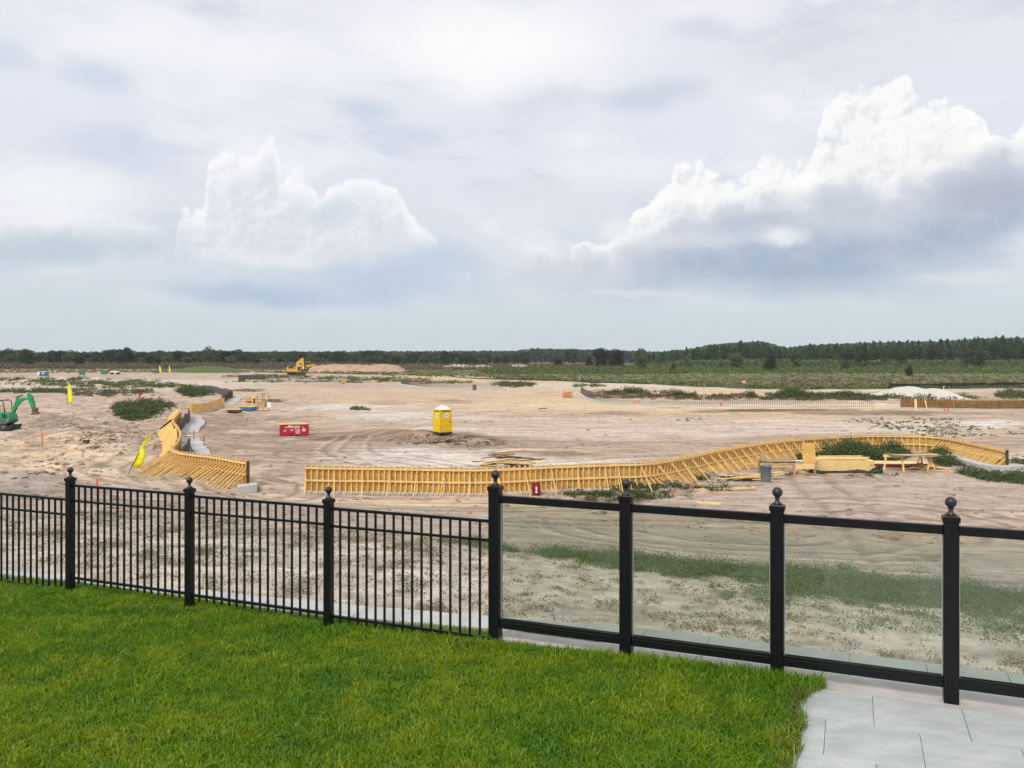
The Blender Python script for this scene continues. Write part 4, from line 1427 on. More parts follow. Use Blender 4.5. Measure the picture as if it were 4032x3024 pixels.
# sawhorse table on the right
c = at(3585, 1852)
S = c.y / FPX
st = thing('sawhorse_table', 'pale timber trestle table with splayed legs and a warped sheet on top', 'trestle table', c, R(3))
def trestle(xo, yo, rz_):
    tr_ = MB().box((0, 0, .84), (.09, 1.15, .14)).build('trestle_beam', M['lumber'], st, (xo, yo, 0))
    tr_.rotation_euler = (0, 0, rz_)
    for sy in (-1, 1):
        for sx in (-1, 1):
            MB().beam((sx * .24, sy * .52, 0), (sx * .03, sy * .42, .80), .09, .05).build('leg', M['lumber'], tr_)
        MB().box((0, sy * .49, .32), (.44, .03, .12)).build('cross_bar', M['lumber'], tr_)
trestle(-1.05, -.1, R(62)); trestle(.95, .1, R(8))
tp = []
nx = 9
for i in range(nx):
    for j in range(2):
        tp.append((-1.35 + 2.9 * i / (nx - 1), -.75 + 1.35 * j, .93 + .05 * math.cos(i / (nx - 1) * 5 + j)))
tf = [(2 * i, 2 * i + 2, 2 * i + 3, 2 * i + 1) for i in range(nx - 1)]
o = MB().add(tp, tf, True).build('table_sheet', M['oldwood'], st)
o.modifiers.new('t', 'SOLIDIFY').thickness = .025
MB().box((0, 0, 0), (2.5, .09, .05), rz=R(2)).build('loose_board', M['lumber'], st, (.1, -.5, .97))

c = at(3500, 1835)
pw = thing('plywood_pack', 'flat pack of pale plywood with a dark red edge lying beyond the trestle table', 'plywood pack', c, R(-8))
MB().box((0, 0, .10), (4.2, 1.3, .18)).build('wrapped_sheets', M['maroon'], pw)
MB().box((.1, .05, .215), (4.4, 1.4, .03)).build('top_sheet', M['lumber'], pw)
board_pile('scrap_pile', 'heap of thin offcuts under the right end of the trestle table', 'scrap pile', 3640, 1850, 14, 1.8, 1.0, ['lumber', 'oldwood', 'tablewood'], .35)
board_pile('board_pile', 'loose pile of long pale boards left of the blue grey bin', 'board pile', 2945, 1888, 16, 3.2, 1.1, ['lumber', 'lumber', 'stud'], .28, 4, .28)
board_pile('board_pile', 'loose pale boards lying behind the work bench at the foot of the long form', 'board pile', 3040, 1842, 12, 2.6, 1.2, ['lumber', 'stud'], .25, 8, .3)
board_pile('scrap_pile', 'heap of dark weathered scrap boards behind the form near the middle', 'scrap pile', 2010, 1856, 46, 2.6, 1.9, ['oldwood', 'oldwood', 'darkwood', 'lumber'], 1.25, 5, .45)
board_pile('scrap_pile', 'low spread of dark scrap timber far behind the blue box', 'scrap pile', 965, 1541, 26, 5.0, 4.5, ['darkwood', 'oldwood', 'darkwood'], .6, 3, .4)
board_pile('scrap_pile', 'dark scrap timber right of the tall timber stand', 'scrap pile', 1078, 1583, 16, 3.0, 2.0, ['darkwood', 'darkwood', 'oldwood'], .6, 3, .5)
for px, py, l, a, lb in ((2855, 1930, 3.3, 12, 'single long pale pole lying on the grey sand right of the weeds'), (2792, 1985, 1.1, -20, 'short thin stick lying on the grey sand beyond the glass fence'),
                         (3130, 1613, 5.2, 2, 'long brown board lying on the sand before the rebar cage'), (2137, 1610, 1.1, 0, 'short dark block lying alone on the open sand')):
    c = at(px, py)
    o = MB().box((0, 0, .05), (l, .12 if 'pole' not in lb else .14, .10), rz=R(a)).build('timber_piece', M['darkwood'] if 'dark' in lb else (M['oldwood'] if 'brown' in lb else M['lumber']), None, c)
    tag(o, lb, 'timber')

# fire extinguisher board
c = at(2112, 1952)
S = c.y / FPX
fx = thing('extinguisher_board', 'upright dark red board carrying a fire extinguisher in front of the yellow form', 'extinguisher board', c)
bw, bh = 33 * S, 50 * S
MB().box((0, 0, bh / 2), (bw, .02, bh)).build('back_board', M['maroon'], fx)
MB().beam((-.0, .03, bh * .9), (0, .5, .02), .05, .05).build('rear_prop', M['tablewood'], fx)
e = MB().lathe([(.07, 0), (.075, .02), (.075, .36), (.05, .42), (.02, .45)], n=14).build('extinguisher', M['redgloss'], fx, (0, -.09, bh * .16))
MB().box((0, -.072, .27), (.085, .008, .12)).box((0, -.072, .10), (.085, .008, .09)).box((0, -.072, .175), (.07, .008, .022)).build('instruction_label', M['white'], e)
MB().box((.02, 0, .48), (.11, .03, .03), ry=R(-20)).build('valve_lever', M['steel'], e)

# bundle of wrapped panels
c = at(1158, 1714)
S = c.y / FPX
bu = thing('wrapped_panel_bundle', 'bright red wrapped bundle of panels with white lettering on open sand', 'panel bundle', c, R(17))
L, Hh = 2.46, .98
v = []
n = 24
for i in range(n + 1):
    x = -L / 2 + L * i / n
    zb_ = .05 + .045 * math.sin(i * .9) + (.05 if 9 < i < 14 else 0)
    v += [(x, -.61, zb_), (x, -.61, Hh), (x, .61, Hh), (x, .61, .05)]
f = []
for i in range(n):
    for j in range(4):
        f.append((i * 4 + j, i * 4 + (j + 1) % 4, i * 4 + 4 + (j + 1) % 4, i * 4 + 4 + j)[::-1])
f += [(0, 1, 2, 3), (n * 4 + 3, n * 4 + 2, n * 4 + 1, n * 4)]
MB().add(v, f).build('red_wrap', M['red'], bu)
MB().box((-.08, 0, Hh + .02), (L * .98, 1.25, .035)).build('top_sheet', M['lumber'], bu)
MB().box((-.25, -.55, Hh + .06), (1.75, .10, .04)).build('loose_batten', M['lumber'], bu)
for x in (-.75, 0.0, .75):
    MB().box((x, 0, .03), (.09, 1.2, .07)).build('skid', M['oldwood'], bu)
lettering('Marply', .36, M['white'], bu, (-.03, -.617, .80), (R(90), 0, 0), 'brand_lettering', .006)
q = MB()
q.prism([(-.80, .72), (-.66, .80), (-.58, .76), (-.53, .74), (-.53, .72)], -.618, -.613)
q.build('peak_emblem', M['white'], bu)
MB().box((.72, -.615, .735), (.16, .006, .03)).build('small_mark', M['white'], bu)
sm_ = MB()
for x, z, w in ((-.78, .52, .24), (-.78, .42, .28), (-.22, .53, .40), (-.22, .44, .20), (.28, .54, .44), (.28, .455, .30), (.28, .365, .44), (.28, .28, .40), (.28, .20, .30)):
    sm_.box((x, -.615, z), (w, .006, .032))
sm_.build('small_print', M['white'], bu)
em = MB().prism([(.66, .46)] + [(.80 + .145 * math.cos(t), .50 + .13 * math.sin(t)) for t in np.linspace(math.pi, 0, 9)] + [(.94, .46)], -.619, -.613)
em.box((.80, -.616, .425), (.30, .006, .03)).box((.80, -.616, .38), (.20, .006, .028))
em.build('round_seal', M['white'], bu)
mm_ = MB()
for z in (.52, .56, .60):
    mm_.box((.80, -.6215, z), (.17, .004, .014))
mm_.build('seal_lines', M['bluemark'], bu)

# portable toilet
c = at(1743, 1708)
pt = thing('portable_toilet', 'yellow portable toilet with a white domed roof on the open sand', 'portable toilet', c, R(34))
w, hgt = 1.10, 1.93
MB().box((0, 0, .09), (w + .06, w + .06, .14)).build('base_skid', M['steel'], pt, bevel=.01)
for sx, sy, rz_ in ((0, -1, 0), (1, 0, 90), (0, 1, 180), (-1, 0, 270)):
    wl = MB().box((0, 0, 0), (w - .10, .03, hgt - .20))
    pz = .16 + (hgt - .2) / 2
    wo_ = wl.build('wall_panel' if (sx, sy) != (0, -1) else 'door', M['yellow'], pt, (sx * (w / 2 - .03), sy * (w / 2 - .03), pz))
    wo_.rotation_euler = (0, 0, R(rz_))
    rb_ = MB()
    for z in (-.62, -.22, .16):
        rb_.box((0, -.022, z), (w - .28, .016, .26))
    rb_.build('pressed_ribs', M['yellow'], wo_, bevel=.008)
    vb = MB()
    for x in (-.30, -.10, .10, .30):
        vb.box((x, -.024, (hgt - .2) / 2 - .07), (.16, .012, .06))
    vb.build('vent_slots', M['steel'], wo_)
    if (sx, sy) != (0, 1):
        stk = MB().box((.05, -.034, .50), (.40, .008, .34)).build('sticker', M['white'], wo_)
        q = MB()
        q.prism([(-.10, .53), (.02, .56), (.02, .60), (-.06, .61), (-.12, .58)], -.042, -.039)
        q.prism([(.0, .50), (.16, .52), (.18, .46), (.12, .42), (.10, .47), (.0, .47)], -.042, -.039)
        q.prism([(-.12, .47), (.06, .455), (.06, .435), (-.12, .45)], -.042, -.039)
        q.build('blue_emblem', M['bluemark'], stk)
for sx in (-1, 1):
    for sy in (-1, 1):
        MB().box((sx * (w / 2 - .02), sy * (w / 2 - .02), .14 + hgt / 2 - .05), (.08, .08, hgt - .1)).build('corner_post', M['yellow'], pt, bevel=.01)
MB().box((0, 0, hgt + .03), (w + .04, w + .04, .07)).build('eave_frame', M['yellow'], pt, bevel=.01)
dv, df_ = [], []
nn = 12
for i in range(nn + 1):
    for j in range(nn + 1):
        a, b_ = -1 + 2 * i / nn, -1 + 2 * j / nn
        k = max(abs(a), abs(b_))
        dv.append((a * w / 2 * .98, b_ * w / 2 * .98, hgt + .065 + .34 * (max(0, 1 - (a * a * .8 + b_ * b_ * .8) * .62) - .0) * math.cos(k * math.pi / 2) ** .55 if k < 1 else hgt + .065))
for i in range(nn):
    for j in range(nn):
        df_.append((i * (nn + 1) + j, (i + 1) * (nn + 1) + j, (i + 1) * (nn + 1) + j + 1, i * (nn + 1) + j + 1))
MB().add(dv, df_, True).build('domed_roof', M['roofw'], pt)
MB().tube([(.45, .45, hgt), (.45, .45, hgt + .22)], .05, 10).build('vent_pipe', M['steel'], pt)
MB().box((w / 2 - .18, -w / 2 - .02, 1.0), (.05, .03, .14)).build('door_latch', M['steel'], pt)

# feather flags
def flag(label, px, py, hpx, wpx, leanpx, sail0=.16, twist=0):
    c = at(px, py)
    S = c.y / FPX
    H = hpx * S
    t = thing('feather_flag', label, 'flag', c, 0, 'yellow feather flags')
    lean = leanpx * S
    pole = lambda u: Vector((lean * u + .10 * H * .3 * u * u * (1 if wpx > 0 else -1) * 0, 0, H * u))
    MB().tube([pole(u) for u in np.linspace(-.02, 1.0, 10)], [.022, .022, .02, .02, .018, .016, .014, .012, .010, .008], 6).build('pole', M['steel'], t)
    W_ = wpx * S
    vs, fs = [], []
    us = np.linspace(sail0, 1.0, 16)
    for k, u in enumerate(us):
        t_ = (u - sail0) / (1 - sail0)
        ww = W_ * (max(0, math.sin(math.pi * min(1, (1 - t_) * .62 + .0))) ** .8 * .55 + .45 * (1 - t_) ** .6) * (1 if t_ > .05 else .82)
        p = pole(u)
        for j in range(4):
            f_ = j / 3
            vs.append(p + Vector((ww * f_, .05 * math.sin(f_ * 4 + u * 7) * abs(W_), -.04 * H * f_ * (1 - t_))))
    for k in range(len(us) - 1):
        for j in range(3):
            fs.append((k * 4 + j, k * 4 + j + 1, (k + 1) * 4 + j + 1, (k + 1) * 4 + j))
    o = MB().add(vs, fs, True).build('sail', M['yellowflag'], t)
    o.modifiers.new('t', 'SOLIDIFY').thickness = .01
    return t


flag('upright yellow feather flag on the sand right of the green digger', 264, 1598, 96, 21, 5, .14)
flag('tilted yellow feather flag on a thin pole left of the near formwork', 505, 1865, 150, -26, 0, .0) if False else None
c = at(503, 1866)
S = c.y / FPX
t = thing('feather_flag', 'twisted yellow feather flag leaning to the right beside the left formwork', 'flag', c, 0, 'yellow feather flags')
P_ = lambda x, y, dy=0.0: Vector(((x - 503) * S, dy, (1866 - y) * S))
MB().tube([P_(503, 1870), P_(516, 1842), P_(535, 1806), P_(556, 1765), P_(568, 1748), P_(580, 1725), P_(591, 1706)], [.024, .022, .02, .018, .014, .011, .008], 6).build('pole', M['steel'], t)
left = [(517, 1839), (526, 1817), (537, 1793), (549, 1772), (560, 1754), (568, 1740), (579, 1722), (591, 1706)]
right = [(547, 1844), (563, 1824), (573, 1797), (573, 1776), (568, 1757), (580, 1744), (589, 1727), (594, 1706)]
vs, fs = [], []
for k, (a, b_) in enumerate(zip(left, right)):
    for j in range(4):
        f_ = j / 3
        vs.append(P_(a[0] + (b_[0] - a[0]) * f_, a[1] + (b_[1] - a[1]) * f_, .06 * math.sin(f_ * 3 + k)))
for k in range(len(left) - 1):
    for j in range(3):
        fs.append((k * 4 + j, k * 4 + j + 1, (k + 1) * 4 + j + 1, (k + 1) * 4 + j))
MB().add(vs, fs, True).build('sail', M['yellowflag'], t).modifiers.new('t', 'SOLIDIFY').thickness = .01
flag('left one of two small yellow feather flags near the far field', 627, 1470, 32, 9, 0, .12)
flag('right one of two small yellow feather flags near the far field', 664, 1470, 32, 7, 2, .12)

# green mini digger -------------------------------------------------
def digger_green():
    c = onray(0, 76)
    t = thing('mini_excavator', 'green mini excavator with a tall bent boom at the left edge of the site', 'excavator', c + Vector((-.2, 0, 0)), 0)
    k = .0042
    Q = lambda x, y: (x * k + .2, (1090 - y) * k)
    for sy in (-.62, .62):
        pr = [(-1.25, .28), (-1.1, .06), (-.8, 0), (.95, 0), (1.25, .1), (1.38, .3), (1.25, .52), (.95, .60), (-.9, .60), (-1.2, .48)]
        tr_ = MB().prism(pr, sy - .19, sy + .19).build('track', M['steel'], t, bevel=.03)
        for x in (-.95, 1.02):
            MB().tube([(x, sy - .22, .30), (x, sy + .22, .30)], .2, 14).build('wheel', M['grey'], tr_)
        for x in (-.5, -.1, .3, .65):
            MB().tube([(x, sy - .21, .13), (x, sy + .21, .13)], .1, 10).build('roller', M['grey'], tr_)
    MB().prism([(1.0, .15), (1.55, .10), (1.75, .55), (1.68, .58), (1.45, .25), (1.0, .3)], -.85, .85).build('dozer_blade', M['steel'], t)
    MB().prism([(-1.5, .62), (1.1, .62), (1.42, .75), (1.5, 1.0), (-1.55, 1.0)], -.72, .72).build('skirt', M['grey'], t, bevel=.03)
    MB().prism([(-1.5, 1.0), (1.48, 1.0), (1.42, 1.42), (1.15, 1.66), (.3, 1.70), (-1.5, 1.62)], -.70, .70).build('body', M['green'], t, bevel=.05)
    MB().box((1.02, -.705, 1.36), (.42, .02, .40)).build('side_grille', M['steel'], t)
    MB().box((.72, -.705, .88), (.16, .02, .06)).box((1.35, -.705, .97), (.12, .03, .10)).build('marking_plate', M['white'], t)
    MB().box((-.3, 0, 1.85), (.5, .5, .25)).box((-.55, 0, 2.1), (.14, .5, .55)).build('seat', M['steel'], t, bevel=.04)
    for lx in (.35, .5):
        MB().tube([(lx, -.25 if lx < .4 else .25, 1.65), (lx, -.25 if lx < .4 else .25, 2.0)], .02, 6).build('control_lever', M['steel'], t)
    for sy in (-.6, .6):
        MB().tube([(.98, sy, 1.62), (.93, sy, 2.1), (.88, sy, 2.6), (.62, sy, 2.80), (.1, sy, 2.72), (-.6, sy, 2.68), (-.9, sy, 2.5), (-.95, sy, 1.6)], .04, 8).build('roll_bar', M['steel'], t)
    MB().box((.1, 0, 2.74), (1.1, 1.15, .05)).build('canopy_bar', M['steel'], t)
    b1 = [Q(250, 700), Q(300, 730), Q(345, 640), Q(440, 490), Q(520, 435), Q(620, 410), Q(635, 370), Q(560, 375), Q(420, 385), Q(375, 365), Q(350, 440), Q(300, 570)]
    bo = MB().prism([p for p in b1], -.12, .12).build('boom', M['green'], t, bevel=.02)
    MB().tube([(Q(345, 370)[0], 0, Q(345, 370)[1]), (Q(500, 320)[0], 0, Q(500, 320)[1])], .055, 8).build('cylinder', M['steel'], bo)
    MB().tube([(Q(500, 320)[0], 0, Q(500, 320)[1]), (Q(612, 268)[0], 0, Q(612, 268)[1])], .032, 8).build('piston_rod', M['white'], bo)
    MB().tube([(Q(300, 720)[0], 0, Q(300, 720)[1]), (Q(370, 600)[0], 0, Q(370, 600)[1])], .07, 8).build('lift_cylinder', M['steel'], bo)
    a1 = [Q(605, 265), Q(650, 280), Q(700, 330), Q(735, 430), Q(770, 590), Q(735, 640), Q(700, 620), Q(660, 520), Q(615, 410), Q(600, 330)]
    ar = MB().prism(a1, -.10, .10).build('stick', M['green'], t, bevel=.02)
    MB().tube([(Q(715, 360)[0], -.02, Q(715, 360)[1] + .05), (Q(765, 560)[0], -.02, Q(765, 560)[1])], .05, 8).build('bucket_cylinder', M['steel'], ar)
    MB().prism([Q(735, 590), Q(810, 610), Q(815, 640), Q(790, 660), Q(840, 715), Q(830, 735), Q(790, 740), Q(755, 715), Q(745, 745), Q(690, 750), Q(690, 725), Q(735, 705), Q(715, 650)], -.22, .22).build('bucket', M['rust'], t)


digger_green()


def digger_yellow():
    d = 338.0
    c = onray(1100 + 300 * .0904, d)
    t = thing('crawler_excavator', 'yellow crawler excavator with its raised boom in front of the far trees', 'excavator', c, 0)
    k = .0904 * d / FPX
    Q = lambda x, y: ((x - 300) * k, (1110 - y) * k)
    for x0, x1, y0, y1, dy in ((300, 960, 945, 1080, 1.3), (740, 1190, 940, 1112, -1.3)):
        a, b_ = Q(x0, y1); a2, b2 = Q(x1, y0)
        r_ = (b2 - b_) / 2
        MB().prism([(a + .2, b_), (a2 - .3, b_), (a2, b_ + r_), (a2 - .25, b2), (a + .3, b2), (a, b_ + r_)], dy - .35, dy + .35).build('track', M['steel'], t)
    MB().prism([Q(345, 905), Q(960, 920), Q(960, 860), Q(700, 790), Q(690, 700), Q(520, 650), Q(400, 690), Q(345, 760)], -1.3, 1.3).build('house', M['mach'], t, bevel=.05)
    MB().prism([Q(410, 780), Q(660, 780), Q(650, 665), Q(530, 650), Q(420, 715)], -1.33, 1.33).build('engine_cover', M['steel'], t)
    cb = MB().prism([Q(820, 900), Q(965, 900), Q(960, 640), Q(840, 630)], -1.35, .2).build('cab', M['mach'], t)
    MB().prism([Q(835, 870), Q(945, 870), Q(945, 690), Q(845, 690)], -1.38, .23).build('window', M['glassdark'], cb)
    MB().prism([Q(840, 660), Q(950, 660), Q(945, 625), Q(850, 620)], -1.37, .2).build('cab_roof', M['white'], cb)
    MB().prism([Q(670, 850), Q(770, 900), Q(800, 640), Q(860, 570), Q(985, 500), Q(985, 320), Q(840, 440), Q(755, 490), Q(735, 620)], -.35, .35).build('boom', M['mach'], t)
    st_ = MB().prism([Q(975, 320), Q(1010, 305), Q(1050, 330), Q(1062, 480), Q(1060, 790), Q(1000, 810), Q(965, 560)], -.3, .3).build('stick', M['mach'], t)
    MB().prism([Q(1030, 680), Q(1065, 680), Q(1062, 800), Q(1035, 800)], -.33, .33).build('linkage', M['white'], st_)
    MB().prism([Q(1000, 800), Q(1090, 830), Q(1095, 900), Q(1040, 930), Q(980, 900)], -.6, .6).build('bucket', M['rust'], t)
    # loader further back
    d2 = 430.0
    c = onray(1100 + 1300 * .0904, d2)
    t = thing('wheel_loader', 'yellow wheel loader parked behind the crawler excavator by the sand heap', 'loader', c, 0)
    k2 = .0904 * d2 / FPX
    Q = lambda x, y: ((x - 1300) * k2, (925 - y) * k2)
    for x, dy in ((1350, -1.2), (1195, -1.2), (1350, 1.2), (1195, 1.2)):
        cx_, _ = Q(x, 0)
        w_ = MB().tube([(cx_, dy - .3, .9), (cx_, dy + .3, .9)], .95, 18).build('wheel', M['steel'], t)
        MB().tube([(cx_, dy - .34, .9), (cx_, dy + .34, .9)], .42, 12).build('rim', M['mach'], w_)
    MB().prism([Q(1150, 850), Q(1440, 850), Q(1470, 760), Q(1390, 680), Q(1230, 680), Q(1160, 720)], -1.0, 1.0).build('body', M['mach'], t)
    cb = MB().prism([Q(1150, 800), Q(1225, 800), Q(1235, 690), Q(1370, 670), Q(1340, 560), Q(1160, 570)], -.8, .8).build('cab', M['glassdark'], t)
    MB().prism([Q(1150, 572), Q(1345, 565), Q(1340, 545), Q(1160, 552)], -.85, .85).build('cab_roof', M['mach'], cb)
    MB().prism([Q(1420, 660), Q(1490, 660), Q(1510, 700), Q(1500, 760), Q(1420, 745), Q(1440, 700)], -1.3, 1.3).build('counterweight', M['mach'], t)
    MB().prism([Q(1070, 620), Q(1140, 600), Q(1150, 880), Q(1075, 880)], -1.4, 1.4).build('bucket', M['rust'], t)


digger_yellow()

# blue box, crate and ladder frame, far left middle ------------------
c = at(983, 1616)
S = c.y / FPX
bx_ = thing('tool_box', 'open blue steel box with a yellow plywood lid on the sand', 'box', c, R(-14))
w_, h_ = 52 * S, 14 * S
for (cx_, cy_, sx, sy) in ((0, -.9, w_, .05), (0, .9, w_, .05), (-w_ / 2, 0, .05, 1.8), (w_ / 2, 0, .05, 1.8)):
    MB().box((cx_, cy_, h_ / 2), (sx, sy, h_)).build('side_panel', M['blue'], bx_)
MB().box((0, .1, h_ + .03), (w_ * .98, 1.9, .05), rz=R(2)).build('plywood_lid', M['plylight'], bx_)
c = at(982, 1591)
cr_ = thing('timber_crate', 'pale yellow timber crate standing behind the blue box', 'crate', c, R(-5))
S = c.y / FPX
w_ = 36 * S
for lx in (-w_ / 2, w_ / 2):
    for ly in (-.5, .5):
        MB().box((lx, ly, .4), (.12, .1, .8)).build('corner_post', M['lumber'], cr_)
MB().box((0, 0, .82), (w_ + .2, 1.2, .05)).build('lid', M['plylight'], cr_)
MB().box((0, -.52, .62), (w_, .03, .28)).box((0, -.52, .12), (w_, .03, .12)).build('front_boards', M['plylight'], cr_)
MB().box((0, .52, .4), (w_, .03, .7)).build('back_board', M['ply'], cr_)
MB().box((w_ * .55, .1, .95), (.5, .5, .2)).build('offcut_block', M['lumber'], cr_)
c = at(1035, 1618)
S = c.y / FPX
lf = thing('ladder_stand', 'tall open timber stand with a plywood box at its foot', 'timber stand', c, R(-6))
Ht = 68 * S
for x, y in ((-16 * S, -.5), (-8 * S, .5), (11 * S, -.5), (18 * S, .5)):
    MB().box((x, y, Ht / 2), (.07, .07, Ht)).build('upright', M['oldwood'], lf)
MB().beam((-20 * S, 0, Ht - .05), (22 * S, 0, Ht + .06), .06, .09).build('top_rail', M['oldwood'], lf)
MB().box((0, -.1, .85), (28 * S, .9, .75)).build('plywood_box', M['tablewood'], lf)
MB().box((0, -.5, .22), (30 * S, .06, .1)).build('bottom_rail', M['lumber'], lf)
MB().box((27 * S, 0, .75), (15 * S, .5, .62)).build('white_carton', M['white'], lf)
for (px, py, w_, lb, mt) in ((925, 1625, 48, 'flat pack of boards with a dark edge lying left of the blue box', 'plylight'), (1355, 1512, 22, 'small brown timber crate alone on the far sand', 'tablewood'), (952, 1503, 22, 'low dark brown pallet far beyond the plywood form', 'darkwood')):
    c = at(px, py)
    S = c.y / FPX
    t = thing('pallet_stack', lb, 'pallet', c, R(4))
    W0 = w_ * S
    hh = .25 if w_ > 40 else 1.6
    if 'crate' in lb:
        hh = 1.5
    for k_ in range(3):
        MB().box((-W0 * .4 + k_ * W0 * .4, 0, .06), (.12, 1.4, .12)).build('runner', M['darkwood'], t)
    MB().box((0, 0, .12 + hh / 2), (W0, 1.4, hh)).build('stack_body', M['darkwood'] if 'dark' in lb else M[mt], t)
    MB().box((0, 0, .15 + hh), (W0 * 1.04, 1.5, .05)).build('top_board', M[mt], t)

# far containers
for nm, px, py, w_, h_, mt, lb, cat in (('storage_bin', 323, 1476, 20, 16, 'teal', 'square teal bin standing alone at the far left of the site', 'bin'), ('storage_bin', 411, 1474, 22, 14, 'teal', 'wider teal bin beside the white cart in the distance', 'bin'),
                                        ('water_tank', 170, 1480, 34, 17, 'blue', 'blue and white container at the far left edge of the site', 'container')):
    c = at(px, py)
    S = c.y / FPX
    t = thing(nm, lb, cat, c, R(10))
    W0, H0 = w_ * S, h_ * S
    MB().box((0, 0, H0 * .52), (W0, W0 * .7, H0 * .9), taper=.96).build('body', M[mt], t, bevel=.05)
    MB().box((0, 0, H0 * .99), (W0 * 1.03, W0 * .73, H0 * .07)).build('lid', M[mt if mt == 'teal' else 'white'], t)
    for s_ in (-1, 1):
        MB().box((s_ * W0 * .35, 0, H0 * .04), (W0 * .12, W0 * .6, H0 * .1)).build('skid', M['steel'], t)
    if mt == 'blue':
        MB().box((-W0 * .38, -W0 * .36, H0 * .5), (W0 * .22, .05, H0 * .8)).box((W0 * .1, -W0 * .36, H0 * .62), (W0 * .2, .05, H0 * .3)).build('white_panel', M['white'], t)
c = at(452, 1474)
t = thing('flat_cart', 'low white cart with dark wheels right of the wider teal bin', 'cart', c)
MB().box((0, 0, 1.1), (3.4, 1.6, .5)).build('deck', M['white'], t)
for x in (-1.2, 1.4):
    MB().tube([(x, -.9, .45), (x, .9, .45)], .45, 12).build('wheel', M['steel'], t)
c = at(614, 1472)
t = thing('grey_generator', 'small grey generator box left of the two small flags', 'generator', c)
MB().box((0, 0, 1.0), (2.4, 1.4, 1.5)).build('housing', M['grey'], t, bevel=.08)
MB().box((-1.3, 0, 1.0), (.2, .2, 2.0)).build('mast', M['white'], t)
c = at(1868, 1536)
t = thing('trash_bin', 'distant dark blue bin at the end of the pale strip footing', 'bin', c)
MB().lathe([(.36, 0), (.45, 1.05), (.48, 1.1), (.48, 1.18), (.1, 1.25)], n=14).build('bin_body', M['bin'], t)
MB().box((0, 0, 1.2), (.5, .12, .05)).build('handle', M['bin'], t)
# orange machine on far middle
c = at(2236, 1565)
t = thing('timber_pallet', 'orange stained heap of pallets at the left end of the rebar cage', 'pallet', c, R(10))
for k_ in range(5):
    MB().box((random.uniform(-.1, .1), 0, .12 + k_ * .2), (1.7 - .12 * k_, 1.2, .12), rz=random.uniform(-.1, .1)).build('pallet_deck', M['orange'] if k_ % 2 else M['tablewood'], t)
MB().box((-.9, -.4, .6), (.12, .12, 1.2)).build('post', M['orange'], t)
# sign in field
c = at(2929, 1513)
t = thing('site_sign', 'small faded orange sign at the edge of the far green field', 'sign', c)
S = c.y / FPX
MB().box((0, 0, 9 * S), (16 * S, .05, 12 * S)).build('sign_face', M['pink'], t)
for s_ in (-1, 1):
    MB().box((s_ * 5 * S, .05, 4 * S), (.1, .1, 8 * S)).build('leg', M['white'], t)

# stakes
def stake(px, py, hpx, mat, lb, w=.05, kind='survey_stake', cat='stake', grp=None, top=None):
    c = at(px, py)
    S = c.y / FPX
    H = hpx * S
    t = thing(kind, lb, cat, c, random.uniform(0, 1), grp)
    MB().box((0, 0, H * .25), (w, w * .5, H * .5)).build('stake_foot', M['tablewood' if top else mat], t)
    MB().box((0, 0, H * .75), (w * 1.15, w * .6, H * .5)).build('painted_top', M[mat], t)
    if top:
        MB().box((0, 0, H + .01), (w * 1.2, w * .65, .05)).build('tip', M[top], t)


stake(166, 1762, 60, 'orange', 'orange topped survey stake in the sand left of the dark block', .09, top='lumber', grp='survey stakes')
stake(1057 * 0 + 383, 1952, 66, 'orangered', 'bright orange red survey stake just beyond the picket fence', .06, grp='survey stakes')
for px, py, h_, lb in ((434, 1609, 12, 'small red stake left of the round green bush'), (3521, 1527, 24, 'white marker post at the field edge left of the sand pile'), (3977, 1514, 14, 'white marker post at the far right of the field edge'),
                       (2282, 1499, 16, 'pale green marker post at the field edge in the middle'), (1307, 1470, 10, 'left one of two tiny white markers on the green verge'), (1492, 1474, 10, 'right one of two tiny white markers on the green verge'),
                       (686, 1552, 14, 'small pinkish stake among the far left weeds')):
    stake(px, py, h_, 'orangered' if 'red' in lb else 'white', lb, .12, grp='survey stakes')
for px, py, lb in ((2500, 1592, 'left one of the small orange markers before the rebar cage'), (2514, 1592, 'second small orange marker before the rebar cage'), (2838, 1603, 'orange cross marker at the middle of the rebar cage')):
    c = at(px, py)
    t = thing('orange_marker', lb, 'marker', c, 0, 'orange ground markers')
    MB().box((0, 0, .3), (.10, .10, .6)).build('stem', M['orangered'], t)
    MB().box((0, 0, .38), (.5 if 'cross' in lb else .14, .06, .10)).build('cross_bar', M['orangered'], t)
c = at(3727, 1620)
t = thing('orange_barrier', 'low orange barrier on the sand in front of the orange brown form', 'barrier', c)
for s_ in (-1, 1):
    MB().box((s_ * .30, 0, .22), (.10, .10, .46)).build('leg', M['orangered'], t)
MB().box((0, 0, .16), (.6, .06, .12)).build('rail', M['orangered'], t)
for px, pb, pt_, w_, ln, lb in ((3603, 1610, 1571, .32, 0, 'wide pale upright board on the orange brown form'), (3646, 1611, 1576, .15, -4, 'narrower pale board right of the wide one on the orange brown form'),
                            (3753, 1612, 1580, .12, 0, 'thin grey post near the right end of the orange brown form'), (3690, 1583, 1562, .14, 7, 'short pale leaning stake just above the orange brown form'),
                            (3710, 1545, 1520, .16, 6, 'pale leaning stake sticking up from the white sand pile')):
    c = at(px, pb)
    S = c.y / FPX
    h_ = (pb - pt_) * S
    o = MB().beam((0, -.25, -.1), (ln * S, -.1, h_), w_, .06).build('upright_board', M['lumber'] if 'grey' not in lb else M['oldwood'], None, c)
    tag(o, lb, 'board')
